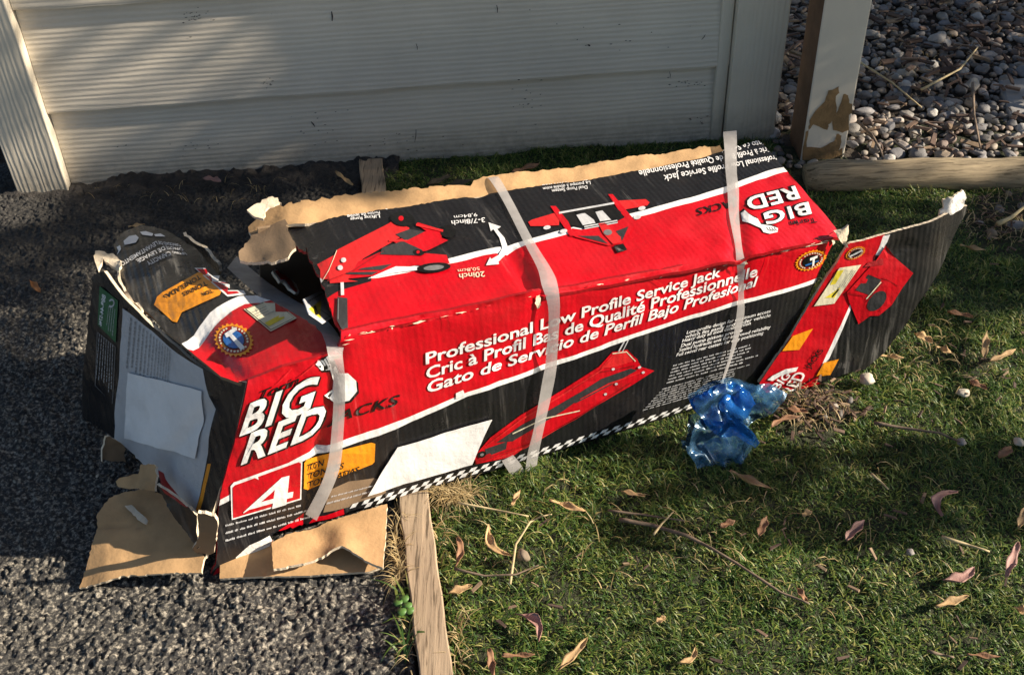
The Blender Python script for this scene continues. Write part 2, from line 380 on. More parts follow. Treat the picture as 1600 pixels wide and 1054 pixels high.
_tcache = {}
def text_mesh(s, bold=0.0, shear=0.0, space=1.0):
    key = (s, bold, shear, space)
    if key in _tcache: return _tcache[key]
    cu = bpy.data.curves.new('glyphs', 'FONT'); cu.body = s; cu.offset = bold; cu.shear = shear; cu.resolution_u = 3; cu.space_character = space
    ob = bpy.data.objects.new('glyphs', cu); COL.objects.link(ob)
    dg = bpy.context.evaluated_depsgraph_get(); dg.update()
    me = ob.evaluated_get(dg).to_mesh()
    vs = [(v.co.x, v.co.y) for v in me.vertices]; fs = [tuple(p.vertices) for p in me.polygons]
    ob.evaluated_get(dg).to_mesh_clear(); bpy.data.objects.remove(ob); bpy.data.curves.remove(cu)
    _tcache[key] = (vs, fs); return vs, fs
CAP = max(v[1] for v in text_mesh('H')[0])

class Print:
    def __init__(s, name, panel): s.name = name; s.p = panel; s.v = []; s.f = []; s.i = []; s.m = []
    def _add(s, pts, faces, mat, layer):
        off = .0008+.00032*layer; base = len(s.v); ok = []
        for p in pts:
            c = cast(s.p, p, off); ok.append(c is not None); s.v.append(c if c is not None else Vector((0, 0, 0)))
        if mat not in s.m: s.m.append(mat)
        mi = s.m.index(mat)
        for f in faces:
            if all(ok[i] for i in f): s.f.append(tuple(base+i for i in f)); s.i.append(mi)
    def poly(s, pts, mat, layer=0, grid=14):
        n = len(pts); q = []
        for i in range(n):
            a = pts[i]; b = pts[(i+1) % n]; k = max(1, int(math.dist(a, b)/grid))
            for j in range(k): q.append((a[0]+(b[0]-a[0])*j/k, a[1]+(b[1]-a[1])*j/k))
        co = [Vector(p) for p in q]; m = len(q); ed = [(i, (i+1) % m) for i in range(m)]
        xs = [p[0] for p in q]; ys = [p[1] for p in q]; y = min(ys)+grid*.5
        while y < max(ys):
            x = min(xs)+grid*.5
            while x < max(xs):
                if inside((x, y), q): co.append(Vector((x, y)))
                x += grid
            y += grid
        vs, es, fs, *_ = delaunay_2d_cdt(co, ed, [], 0, 1e-4)
        keep = [f for f in fs if inside((sum(vs[i][0] for i in f)/3, sum(vs[i][1] for i in f)/3), q)]
        s._add([(v[0], v[1]) for v in vs], keep, mat, layer); return s
    def stroke(s, pts, w, mat, layer=0):
        L = []; R = []
        for i, p in enumerate(pts):
            a = pts[max(0, i-1)]; b = pts[min(len(pts)-1, i+1)]; dx, dy = b[0]-a[0], b[1]-a[1]; d = math.hypot(dx, dy) or 1
            ww = w[i] if isinstance(w, (list, tuple)) else w
            L.append((p[0]-dy/d*ww/2, p[1]+dx/d*ww/2)); R.append((p[0]+dy/d*ww/2, p[1]-dx/d*ww/2))
        return s.poly(L+R[::-1], mat, layer)
    def ell(s, c, a, b, ang, mat, layer=0, n=20, skew=None):
        ca, sa = math.cos(math.radians(ang)), math.sin(math.radians(ang)); pts = []
        for k in range(n):
            t = 2*math.pi*k/n; r = skew(k) if skew else 1; x, y = a*r*math.cos(t), b*r*math.sin(t); pts.append((c[0]+x*ca-y*sa, c[1]+x*sa+y*ca))
        return s.poly(pts, mat, layer)
    def text(s, st, quad, mat, layer=1, bold=.012, shear=0.0, space=1.0, dx=0, dy=0):
        vs, fs = text_mesh(st, bold, shear, space)
        if not vs: return s
        x0 = min(v[0] for v in vs); x1 = max(v[0] for v in vs)
        Hm = homog([(x0, 0), (x1, 0), (x1, CAP), (x0, CAP)], quad)
        s._add([(lambda q: (q[0]+dx, q[1]+dy))(happly(Hm, *v)) for v in vs], fs, mat, layer); return s
    def greek(s, quad, lines, mat, layer=1, seed=1, fill=.45, ends=None):
        """rows too small to read: broken dashes the size of words"""
        Hm = homog([(0, 0), (1, 0), (1, 1), (0, 1)], quad); rnd = random.Random(seed)
        for k in range(lines):
            y0 = 1-(k+.25)/lines; y1 = y0-fill/lines; x = 0; end = rnd.uniform(.75, 1)
            while x < end:
                w = rnd.uniform(.03, .11); e = min(x+w, end)
                while x < e-.004:
                    lw = rnd.uniform(.005, .010); h0 = rnd.choice((0, 0, .3, .55)); h1 = rnd.choice((0, 0, 0, .3))
                    ya = y0+(y1-y0)*h0*.6; yb = y1-(y1-y0)*h1*.3; s._add([happly(Hm, x, ya), happly(Hm, x+lw, ya), happly(Hm, x+lw, yb), happly(Hm, x, yb)], [(0, 1, 2, 3)], mat, layer); x += lw+rnd.uniform(.0025, .005)
                x += .016
        return s
    def cut(s, name=None): s.done(); s.__init__(name or s.name, s.p); return s
    def done(s):
        if not s.f: return None
        used = sorted({i for f in s.f for i in f}); re_ = {a: k for k, a in enumerate(used)}
        return mesh_obj(s.name, [s.v[i] for i in used], [tuple(re_[i] for i in f) for f in s.f], s.m, s.i, False, s.p.obj)

def badge(pr, c, a, b, ang, inner, layer=1):
    pr.ell(c, a, b, ang, ORANGE, layer, 48, lambda k: 1.0 if k % 2 else .87)
    pr.ell(c, a*.80, b*.80, ang, DRED, layer+1, 32)
    for k in range(26):
        if k in (0, 9, 17): continue
        t = 2*math.pi*k/26; ca, sa = math.cos(math.radians(ang)), math.sin(math.radians(ang)); x, y = a*.69*math.cos(t), b*.69*math.sin(t)
        pr.ell((c[0]+x*ca-y*sa, c[1]+x*sa+y*ca), a*.055, b*.07, ang, CREAM, layer+2, 6)
    pr.ell(c, a*.56, b*.56, ang, INK, layer+2, 24); pr.ell(c, a*.52, b*.52, ang, inner, layer+3, 24)


# ================================================================== GROUND
def vnoise(x, y, s, seed):
    """smooth value noise on arrays"""
    r = np.random.default_rng(seed); T = r.random((256, 256)); X = x*s; Y = y*s
    i = np.floor(X).astype(int); j = np.floor(Y).astype(int); u = X-i; v = Y-j; u = u*u*(3-2*u); v = v*v*(3-2*v)
    g = lambda a, b: T[a % 256, b % 256]
    return (g(i, j)*(1-u)+g(i+1, j)*u)*(1-v)+(g(i, j+1)*(1-u)+g(i+1, j+1)*u)*v
def cells(x, y, size, seed, rmin=.55, rmax=.95):
    """union of domes: one stone per jittered cell"""
    r = np.random.default_rng(seed); JX = r.random((256, 256)); JY = r.random((256, 256)); RR = r.uniform(rmin, rmax, (256, 256)); HH = r.uniform(.35, 1, (256, 256))
    X = x/size; Y = y/size; i = np.floor(X).astype(int); j = np.floor(Y).astype(int); out = np.zeros_like(x)
    for di in (-1, 0, 1):
        for dj in (-1, 0, 1):
            a = (i+di) % 256; b = (j+dj) % 256; dx = X-(i+di)-JX[a, b]; dy = Y-(j+dj)-JY[a, b]
            q = 1-(dx*dx+dy*dy)/RR[a, b]**2
            out = np.maximum(out, HH[a, b]*np.sqrt(np.clip(q, 0, 1)))
    return out
def heightfield(name, x0, x1, y0, y1, step, fn, mat):
    nx = int((x1-x0)/step)+1; ny = int((y1-y0)/step)+1
    X, Y = np.meshgrid(np.linspace(x0, x1, nx), np.linspace(y0, y1, ny)); Z = fn(X, Y)
    v = np.stack([X.ravel(), Y.ravel(), Z.ravel()], 1); I = np.arange(nx*ny).reshape(ny, nx)
    q = np.stack([I[:-1, :-1].ravel(), I[:-1, 1:].ravel(), I[1:, 1:].ravel(), I[1:, :-1].ravel()], 1)
    return np_mesh(name, v, q, mat)

# edging board line, left and right edges on the ground
EB = [gp(655, 1054, .012), gp(708, 1054, .012), gp(597, 250, .012), gp(560, 250, .012)]
def board_x(y, k):      # x of the board's left (k=0) / right (k=1) edge at y
    a, b = (EB[0], EB[3]) if k == 0 else (EB[1], EB[2]); return a[0]+(b[0]-a[0])*(y-a[1])/(b[1]-a[1])

def asphalt_h(X, Y):
    wx = X+.004*(vnoise(X, Y, 230, 1)-.5); wy = Y+.004*(vnoise(X, Y, 230, 2)-.5)
    h = .0040*cells(wx, wy, .0078, 3, .45, .8)+.0052*cells(wx, wy, .0046, 4)+.0012*cells(X, Y, .0026, 9)
    pit = vnoise(X, Y, 55, 5)*.6+vnoise(X, Y, 130, 6)*.4; h *= np.clip(.35+1.5*(pit-.2), .25, 1.25)
    h += .006*(vnoise(X, Y, 9, 7)-.5)-.007
    over = np.clip((X-(board_x(Y, 0)-.004))/.004, 0, 1); return h*(1-over)-.03*over
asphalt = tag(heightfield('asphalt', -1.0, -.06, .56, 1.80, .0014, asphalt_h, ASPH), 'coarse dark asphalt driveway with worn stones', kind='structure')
def flat(name, pts, z, mat, label): return tag(mesh_obj(name, [(p[0], p[1], z) for p in pts], [tuple(range(len(pts)))], mat), label, kind='structure')
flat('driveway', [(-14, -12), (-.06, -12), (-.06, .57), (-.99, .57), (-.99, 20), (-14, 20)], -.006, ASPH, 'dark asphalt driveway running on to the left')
flat('ground', [(-60, -60), (60, -60), (60, 60), (-60, 60)], -.045, SOIL, 'dark bare soil under everything')

def lawn_h(X, Y):
    h = .012*(vnoise(X, Y, 14, 11)-.5)+.006*(vnoise(X, Y, 45, 12)-.5)+.003*(vnoise(X, Y, 120, 13)-.5)-.004
    over = np.clip(((board_x(Y, 1)+.002)-X)/.004, 0, 1); return h*(1-over)-.03*over
LAWNM = simple('mossy_soil', (.030, .036, .014), .95, .6, 70, .9, .012, 160)
tag(heightfield('lawn', -.26, 2.0, .3, 1.80, .008, lawn_h, LAWNM), 'mossy soil of the lawn', kind='structure')
flat('lawn_far', [(-.05, -10), (12, -10), (12, 1.66), (1.99, 1.66), (1.99, .31), (-.05, .31)], -.012, LAWNM, 'lawn running on towards the right')

# dirt drift along the wall foot
WD = np.array([1, .06, 0])/math.hypot(1, .06); WN = np.array([.06, -1, 0])/math.hypot(1, .06); W0 = np.array([-.78, 1.721, 0])
def dirt_h(X, Y):
    wy = W0[1]+(X-W0[0])*.06; d = wy-Y; k = np.clip(1-d/.15, 0, 1)
    return -.016+.016*k*(.5+vnoise(X, Y, 20, 21))+.010*vnoise(X, Y, 80, 22)*k+.007*cells(X, Y, .012, 23)*k*(vnoise(X, Y, 40, 24) > .45)
tag(heightfield('dirt', -.90, -.19, 1.56, 1.80, .0035, dirt_h, DIRT), 'strip of dark crumbly dirt at the foot of the siding wall', kind='structure')

# ================================================================== SIDING WALL
def wpt(s, d, z): return W0+WD*s+WN*d+np.array([0, 0, z])
def prism(name, prof_a, prof_b, mats, parent=None, idx=None, smooth=False):
    n = len(prof_a); verts = list(prof_a)+list(prof_b)
    faces = [(i, (i+1) % n, n+(i+1) % n, n+i) for i in range(n)]+[tuple(range(n-1, -1, -1)), tuple(range(n, 2*n))]
    return mesh_obj(name, verts, faces, mats, idx, smooth, parent)
def bevel(o, w, seg=2):
    m = o.modifiers.new('bevel', 'BEVEL'); m.width = w; m.segments = seg; m.limit_method = 'ANGLE'; return o
WALL_W = 1.185
wall = empty('siding_wall', wpt(WALL_W/2, 0, 0), 'cream painted lap siding wall between two corner trim boards', 'wall')
EXP = .183
for k in range(-1, 12):
    z0 = -.043 if k == -1 else .140+EXP*k
    z1 = .140+EXP*(k+1)+.015
    n = 28 if k < 2 else 2
    va = []; fa = []
    prof = lambda s, w: [wpt(s, .013, z0+w), wpt(s, .0135, z0+.004+w), wpt(s, .002, z1), wpt(s, -.004, z1), wpt(s, .001, z0+w)]
    for i in range(n+1):
        s = WALL_W*i/n; w = .0012*math.sin(i*.9+k*2)+.0008*math.sin(i*2.3+k)
        va += prof(s, w)
    for i in range(n):
        for j in range(5): fa.append((i*5+j, i*5+(j+1) % 5, i*5+5+(j+1) % 5, i*5+5+j))
    fa += [tuple(range(5)), tuple(range(n*5+4, n*5-1, -1))]
    mesh_obj('siding_board', va, fa, SIDING, None, False, wall)
def wbox(name, s0, s1, d0, d1, z0, z1, mat, parent, bw=.002):
    a = [wpt(s0, d0, z0), wpt(s1, d0, z0), wpt(s1, d1, z0), wpt(s0, d1, z0)]; b = [wpt(s0, d0, z1), wpt(s1, d0, z1), wpt(s1, d1, z1), wpt(s0, d1, z1)]
    o = prism(name, a, b, mat, parent); bevel(o, bw); return o
_bv, _bf = [], []
for ch in [o for o in bpy.data.objects if o.name.startswith('siding_board')]:
    k0 = len(_bv); _bv += [v.co.copy() for v in ch.data.vertices]; _bf += [tuple(k0+i for i in p.vertices) for p in ch.data.polygons]
class _W: pass
wp = _W(); wp.obj = wall; wp.tree = BVHTree.FromPolygons(_bv, _bf)
SCUFF = simple('dark_scuff', (.05, .045, .045), .8, .4, 80, 0)
SM = Print('scuff_mark', wp); rs = random.Random(11)
for a, b, w in (((518, 18), (519, 33), 2.6), ((776, 8), (777, 20), 1.6), ((650, 68), (652, 78), 1.2), ((650, 202), (648, 222), 1.1), ((486, 190), (492, 198), 2), ((1124, 100), (1124, 122), 1.2), ((1046, 112), (1047, 122), .9), ((1131, 38), (1133, 46), 4), ((918, 70), (922, 72), 3), ((1096, 62), (1102, 54), 1.2)):
    SM.stroke([a, ((a[0]+b[0])/2+.8, (a[1]+b[1])/2), b], [w*.6, w, w*.5], SCUFF, 0); SM.cut()
for (cx_, cy_, rx, ry, n_) in ((302, 24, 24, 22, 26), (418, 130, 10, 8, 9), (1075, 132, 36, 10, 18), (1090, 186, 22, 8, 8), (500, 210, 60, 40, 16), (830, 150, 60, 60, 12), (640, 220, 80, 14, 14), (300, 230, 100, 20, 14), (950, 60, 160, 40, 14), (820, 160, 12, 10, 7)):
    for _ in range(n_):
        x, y = rs.gauss(cx_, rx*.45), rs.gauss(cy_, ry*.45); l = rs.uniform(.8, 4.5); SM.stroke([(x, y), (x+l*.5, y-l*.05+rs.uniform(-.4, .4)), (x+l, y-l*.1)], [.4, rs.uniform(.7, 1.8), .3], SCUFF, 0)
_o = SM.done(); _o.name = 'scuff_specks'; _o['kind'] = 'stuff'
wbox('corner_trim', -.090, -.001, -.10, .032, -.004, 2.45, TRIM, wall)
wbox('corner_trim', WALL_W+.001, WALL_W+.092, -.10, .030, -.02, 2.45, TRIM, wall)
wbox('backing', .0, WALL_W, -.10, -.006, -.04, 2.40, SIDING, wall)
wbox('quarter_bead', WALL_W-.022, WALL_W-.001, -.002, .0145, -.02, 2.40, TRIM, wall)

# ================================================================== POST WITH PEELING PAINT
pst = empty('wooden_post', (.57, 1.73, 0), 'white painted square post with paint peeling off its foot beside the gravel', 'post')
px0, px1, py0, py1 = .527, .607, 1.688, 1.772
pa = [(px0, py0, -.03), (px1, py0+.004, -.03), (px1, py1, -.03), (px0, py1, -.03)]
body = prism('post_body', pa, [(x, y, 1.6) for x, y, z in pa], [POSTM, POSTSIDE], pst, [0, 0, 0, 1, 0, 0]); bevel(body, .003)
zr = lambda l: [(1200+x/3.4, y/3.4) for x, y in l]
ppl = plane(np.array([px0, py0-.001, 0]), np.array([px1, py0+.003, 0]), np.array([px0, py0-.001, 1]))
class _P: pass
pp = _P(); pp.obj = body
_q = [V(np.array([px0, py0, -.03])), V(np.array([px1, py0+.004, -.03])), V(np.array([px1, py0+.004, 1.6])), V(np.array([px0, py0, 1.6]))]
pp.tree = BVHTree.FromPolygons(_q, [(0, 1, 2, 3)])
def rag(pts, n=3, amp=1.2, seed=3):
    r = random.Random(seed); out = []
    for i in range(len(pts)):
        a = pts[i]; b = pts[(i+1) % len(pts)]
        for j in range(n): t = j/n; out.append((a[0]+(b[0]-a[0])*t+(r.uniform(-amp, amp) if j else 0), a[1]+(b[1]-a[1])*t+(r.uniform(-amp, amp) if j else 0)))
    return out
P = Print('peeled_patch', pp)
P.poly(rag(zr([(375, 458), (378, 495), (360, 510), (362, 600), (380, 560), (400, 500), (425, 505), (430, 545), (448, 550), (440, 690), (395, 705), (345, 690), (340, 640), (320, 660), (315, 690), (240, 660), (215, 690), (220, 640), (260, 580), (300, 540), (320, 480)])), BAREW, 0, 6)
P.cut(); P.poly(rag(zr([(200, 700), (215, 690), (205, 780), (280, 785), (350, 750), (365, 710), (390, 720), (385, 770), (370, 800), (410, 770), (415, 880), (180, 880), (185, 780)])), BAREW, 0, 6)
P.done()

# ================================================================== LANDSCAPE TIMBER, PAVER, EDGING BOARD
def tube(name, pts, radii, mat, parent=None, n=10, flat_=1.0, rough=0.0, seed=0, cap=True):
    verts = []; faces = []; pts = [V(p) for p in pts]
    for i, p in enumerate(pts):
        t = (pts[min(i+1, len(pts)-1)]-pts[max(i-1, 0)]).normalized(); up = Vector((0, 0, 1)) if abs(t.z) < .9 else Vector((1, 0, 0))
        s = t.cross(up).normalized(); u = s.cross(t)
        for k in range(n):
            a = 2*math.pi*k/n; r = radii[i]*(1+(rough*fbm((p.x*20+math.cos(a), p.y*20+math.sin(a), i*.3), 1.3, seed) if rough else 0))
            verts.append(p+s*math.cos(a)*r+u*math.sin(a)*r*flat_)
    for i in range(len(pts)-1):
        for k in range(n): faces.append((i*n+k, i*n+(k+1) % n, (i+1)*n+(k+1) % n, (i+1)*n+k))
    if cap: faces += [tuple(range(n-1, -1, -1)), tuple(range((len(pts)-1)*n, len(pts)*n))]
    return mesh_obj(name, verts, faces, mat, None, True, parent)
la, lb = gp(1262, 296, .0), gp(1600, 290, 0); lb = la+(lb-la)*2.2
lpts = [la+(lb-la)*i/40+np.array([0, .026, .008+.0015*math.sin(i*.7)]) for i in range(41)]
log = tube('landscape_timber', lpts, [.024, .029]+[.031]*39, LOGM, None, 16, .9, .10, 5)
tag(log, 'weathered rounded timber lying along the front of the gravel bed', 'timber')

pv = [gp(1560, 124, .010), gp(1578, 180, .010), gp(1720, 178, .010), gp(1690, 112, .010)]
pav = prism('paving_slab', [p-np.array([0, 0, .05]) for p in pv], pv, CONC); bevel(pav, .006, 2)
tag(pav, 'grey concrete slab corner showing among the pebbles at the right edge', 'slab')

def eb_pt(t, k, z): y = EB[0][1]-.25+(1.735-EB[0][1]+.25)*t; return np.array([board_x(y, k), y, z])
ev = []; ef = []; NB = 60
for i in range(NB+1):
    t = i/NB; w = .0007*math.sin(i*1.7); zt = .0115+.001*math.sin(i*.5)
    ev += [eb_pt(t, 0, -.04), eb_pt(t, 0, zt-.0015)+[w, 0, 0], eb_pt(t, 0, zt)+[.0016+w, 0, 0], eb_pt(t, 1, zt)-[.0016-w, 0, 0], eb_pt(t, 1, zt-.0015)+[w, 0, 0], eb_pt(t, 1, -.04)]
for i in range(NB):
    for j in range(6): ef.append((i*6+j, i*6+6+j, i*6+6+(j+1) % 6, i*6+(j+1) % 6))
ef += [tuple(range(6)), tuple(range(NB*6+5, NB*6-1, -1))]
tag(mesh_obj('edging_board', ev, ef, BOARDM), 'narrow weathered board set on edge between the asphalt and the lawn', 'board')

# ================================================================== CARDBOARD BOX
Z1 = lambda l: [(100+x/3.903, 330+y/3.903) for x, y in l]
Z2 = lambda l: [(100+x/2.85, 560+y/2.85) for x, y in l]
Z3 = lambda l: [(320+x/2.51, 500+y/2.51) for x, y in l]
Z4 = lambda l: [(350+x/3.764, 280+y/3.764) for x, y in l]
Z5 = lambda l: [(480+x/3.764, 240+y/3.764) for x, y in l]
Z6 = lambda l: [(740+x/4.053, 200+y/4.053) for x, y in l]
Z7 = lambda l: [(1000+x/4.053, 200+y/4.053) for x, y in l]
Z8 = lambda l: [(1180+x/3.011, 290+y/3.011) for x, y in l]
ZA = lambda l: [(580+x/4.39, 400+y/4.39) for x, y in l]
ZB = lambda l: [(880+x/4.053, 380+y/4.053) for x, y in l]
ZC = lambda l: [(560+x/4.706, 580+y/4.706) for x, y in l]

TOPZ = .224
Pf = plane(gp(330, 872, .012), gp(1195, 603, 0), gp(1315, 365, TOPZ))
Pt = plane(hit((535, 522), Pf), hit((1315, 365), Pf), gp(1190, 225, TOPZ+.002))
Pa = plane(hit((385, 592), Pf), hit((528, 550), Pf), gp(190, 375, .185))
Pe = plane(hit((385, 597), Pf), hit((330, 872), Pf), gp(135, 655, .03))
Pr = plane(hit((1313, 380), Pf), gp(1200, 612, .002), gp(1385, 570, .004))
box = empty('cardboard_box', (0.0, 1.05, 0), 'battered red and black printed cardboard box lying across asphalt and lawn', 'box')

def sm(a, b, x): t = min(1, max(0, (x-a)/(b-a))); return t*t*(3-2*t)
def seg_d(p, a, b):
    vx, vy = b[0]-a[0], b[1]-a[1]; t = max(0, min(1, ((p[0]-a[0])*vx+(p[1]-a[1])*vy)/(vx*vx+vy*vy))); return math.hypot(p[0]-a[0]-t*vx, p[1]-a[1]-t*vy), t
def crease(p, a, b, w, depth):
    d, t = seg_d(p, a, b); return -depth*math.exp(-(d/w)**2)
def edge_round(p, a, b, w, depth):
    d, t = seg_d(p, a, b); return -depth*(max(0, 1-d/w)**2)
def front_disp(p, P):
    d = .0030*fbm(P, 10, 3)+.0011*fbm(P, 36, 5)
    d += edge_round(p, (535, 521), (1315, 365), 11, .004)+edge_round(p, (385, 592), (528, 550), 12, .004)
    d += crease(p, (528, 548), (498, 700), 9, .005)+crease(p, (498, 700), (478, 800), 10, .004)
    d += crease(p, (855, 470), (848, 560), 16, .006)*.8+crease(p, (1152, 405), (1152, 450), 13, .007)
    d += crease(p, (838, 482), (772, 596), 7, .0035)
    fx = 1262-(p[1]-444)*.40; d += -.020*sm(0, 55, p[0]-fx)
    d += .006*sm(600, 380, p[0])*sm(760, 640, p[1])
    d += .012*sm(790, 880, p[1])*sm(520, 400, p[0])
    return d
def top_disp(p, P):
    d = .0030*fbm(P, 9, 9)+.0011*fbm(P, 34, 2)
    d += edge_round(p, (535, 521), (1315, 365), 11, .004)+edge_round(p, (1315, 365), (1190, 225), 7, .003)
    d += crease(p, (795, 392), (835, 456), 10, .007)+crease(p, (1020, 338), (1150, 395), 4, .002)+crease(p, (1150, 330), (1156, 400), 10, .006)
    d += crease(p, (740, 290), (770, 340), 10, .004)+crease(p, (700, 372), (835, 452), 40, .002)
    d += crease(p, (1195, 280), (1240, 340), 6, .002)+crease(p, (1215, 300), (1275, 370), 6, .002)+crease(p, (640, 470), (700, 488), 8, .002)
    d += -.014*sm(525, 440, p[0])
    return d

# --- front panel
front_out = [(528, 549), (535, 521), (700, 487), (833, 455, .7), (850, 458), (1000, 430), (1150, 404, .7), (1163, 400), (1240, 384), (1315, 365),
             (1303, 392), (1262, 470), (1225, 545), (1194, 604), (1080, 640), (940, 683), (800, 726), (700, 753), (606, 783), (545, 800), (541, 803), (480, 818, 1.5), (425, 828, 2),
             (424, 840, 2), (416, 856, 2), (382, 868, 1.6), (370, 866, 1.2), (352, 884, 1), (331, 896, 1), (327, 885, .8), (335, 868, .8), (341, 800, .8), (347, 760), (365, 690), (384, 600), (387, 592), (440, 570)]
band = [(342, 792), (343, 781), (471, 712), (591, 668), (730, 611), (780, 595), (837, 577), (900, 554), (962, 530), (990, 520), (1151, 470), (1262, 441), (1330, 424)]
bandb = [(342, 790), (471, 722), (591, 679), (730, 618), (780, 602), (837, 584), (900, 561), (966, 536), (991, 526), (1151, 476), (1262, 447), (1330, 430)]
blackr = bandb+[(1330, 640), (1080, 700), (560, 850), (300, 930), (300, 800)]
checker_top = [(430, 815), (541, 786), (600, 771), (700, 742), (800, 714), (940, 672), (1080, 631)]
regs = [(band+bandb[::-1], WHITE), (blackr, BLACK),
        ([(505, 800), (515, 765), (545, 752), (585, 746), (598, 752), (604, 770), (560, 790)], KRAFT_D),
        (Z3([(115, 905), (170, 860), (250, 828), (262, 850), (246, 885), (150, 925), (140, 950), (118, 940)]), TORNW),
        (Z3([(0, 1010), (40, 945), (120, 910), (118, 945), (60, 965)]), RED),
        (Z3([(245, 870), (270, 825), (330, 795), (390, 762), (385, 800), (300, 840)]), RED),
        (Z3([(405, 800), (430, 770), (470, 765), (545, 740), (552, 790), (440, 830)]), RED)]
front = sheet('front_panel', front_out, Pf, RED, box, regs, 11, front_disp, .004, DRED, KRAFT_D)
tag(front.obj, 'red and black long side of the box facing the lawn')

# checkered strip along the bottom edge: two slanted rows
P = Print('checkered_strip', front)
def along(pl_, t):
    L = [math.dist(pl_[i], pl_[i+1]) for i in range(len(pl_)-1)]; s = t*sum(L)
    for i, l in enumerate(L):
        if s <= l: k = s/l; return (pl_[i][0]+(pl_[i+1][0]-pl_[i][0])*k, pl_[i][1]+(pl_[i+1][1]-pl_[i][1])*k)
        s -= l
    return pl_[-1]
ck = [(541, 801), (606, 781), (700, 751), (800, 723), (940, 680), (1080, 637)]; NC = 58
for k in range(NC):
    for row in range(2):
        t0, t1 = k/NC, (k+1)/NC; a = along(ck, t0); b = along(ck, t1); h = 7.5-2.5*t0
        q = [(a[0]+row*5, a[1]-row*h), (b[0]+row*5, b[1]-row*h), (b[0]+5+row*5, b[1]-(row+1)*h), (a[0]+5+row*5, a[1]-(row+1)*h)]
        P._add(q, [(0, 1, 2, 3)], WHITE if (k+row) % 2 else INK, 0)
P.done()

P = Print('brand_lettering', front)
qb = [(374, 678), (493, 634), (499, 584), (380, 634)]; qr = [(376, 723), (502, 673), (511, 628), (381, 680)]
for st, q in (('BIG', qb), ('RED', qr)):
    P.text(st, q, INK, 1, .04, .22, 1.1, dx=3, dy=2); P.text(st, q, INK, 2, .045, .22, 1.1, dx=.6, dy=0); P.text(st, q, WHITE, 4, .026, .22, 1.1); P.cut()
P.cut('maker_name'); P.text('Torin', [(404, 624), (466, 599), (468, 585), (407, 610)], INK, 1, .015, .25)
P.cut('jacks_lettering'); P.text('JACKS', [(512, 661), (622, 631), (625, 615), (516, 645)], INK, 1, .015, .15, 1.1)
P.cut('arm_emblem')
arm = Z3([(500, 150), (525, 205), (560, 205), (592, 235), (596, 275), (565, 312), (512, 322), (466, 292), (498, 270), (505, 232), (488, 192), (455, 194), (433, 172), (447, 142), (480, 125)])
P.poly([(x+3, y+3) for x, y in arm], INK, 1, 8); P.poly(arm, WHITE, 2, 8)
for k in range(3): P.stroke(Z3([(448+10*k, 150-6*k), (460+10*k, 168-4*k), (470+8*k, 185-3*k)]), .9, INK, 3)
P.done()

P = Print('tonnage_mark', front)
P.poly([(360, 758), (365, 752), (466, 716), (472, 718), (470, 779), (362, 811)], WHITE, 1)
P.poly([(363, 760), (367, 756), (466, 720), (470, 722), (468, 777), (364, 808)], RED, 2)
P.poly(Z3([(150, 748), (300, 612), (330, 604), (323, 672), (346, 667), (342, 690), (320, 695), (318, 718), (262, 735), (266, 712), (172, 738), (150, 752)]), WHITE, 4)
P.poly(Z3([(222, 706), (272, 660), (268, 693)]), RED, 5)
P.cut('tonnage_tag')
P.poly([(475, 722), (479, 716), (580, 690), (586, 692), (585, 720), (581, 724), (480, 764), (474, 762)], ORANGE, 1, 5)
for k, s in enumerate(('TON', 'TONNES', 'TONELADAS')):
    w = (.26, .56, .80)[k]; y0 = 732+k*13.5
    P.text(s, [(480, y0), (480+100*w, y0-30*w), (480.8+100*w, y0-30*w-9), (480.5, y0-9)], INK, 6, .026, .1)
P.done()

P = Print('slogan_lettering', front)
P.text('Professional Low Profile Service Jack', [(665, 568), (1125, 431), (1127, 416), (664, 551)], WHITE, 1, .021, .02)
P.cut(); P.text('Cric à Profil Bas de Qualité Professionnelle', [(666, 591), (1182, 430), (1184, 414), (665, 574)], WHITE, 1, .021, .04)
P.cut(); P.text('Gato de Servicio de Perfil Bajo Profesional', [(667, 613), (1180, 446), (1184, 431), (667, 596)], WHITE, 1, .021, .06)
P.cut('band_notch'); P.poly([(712, 613), (723, 608), (727, 618), (712, 622)], WHITE, 1)
P.done()

P = Print('jack_picture', front)
P.poly([(740, 712), (766, 682), (812, 648), (880, 607), (935, 572), (956, 549), (980, 545), (995, 560), (1001, 572), (1022, 578), (988, 600), (940, 628), (880, 662), (830, 690), (800, 712), (742, 724)], RED, 1)
P.poly([(775, 690), (815, 662), (860, 638), (905, 612), (918, 612), (880, 640), (840, 664), (800, 688)], DGREY, 2)
P.poly([(757, 700), (792, 688), (790, 700), (760, 712)], DGREY, 2)
P.poly([(880, 628), (940, 590), (985, 574), (995, 577), (950, 602), (900, 628)], DGREY, 2)
P.stroke([(885, 612), (935, 580), (990, 570)], 1.6, DRED, 3); P.stroke([(800, 676), (850, 652), (905, 640)], 1.6, CREAM, 3); P.stroke([(760, 714), (830, 690), (900, 652), (985, 596)], 1.4, DRED, 3)
P.stroke([(760, 694), (812, 655), (880, 614), (938, 577), (960, 554)], [1, 2.4, 2.6, 2.2, 1], LRED, 3); P.stroke([(956, 551), (978, 548), (992, 563)], 1.6, CREAM, 3); P.poly([(938, 574), (956, 553), (978, 549), (990, 562), (960, 572)], LRED, 2)
P.stroke([(905, 622), (950, 598), (1000, 580)], [1, 2.5, 1], LRED, 4); P.stroke([(770, 716), (820, 697), (870, 668)], [1, 3, 1], LRED, 4); P.poly([(742, 716), (764, 706), (772, 712), (744, 723)], DRED, 4); P.ell((752, 708), 7, 5, -25, INK, 4, 14); P.ell((752, 708), 3, 2.2, -25, GREY, 5, 10)
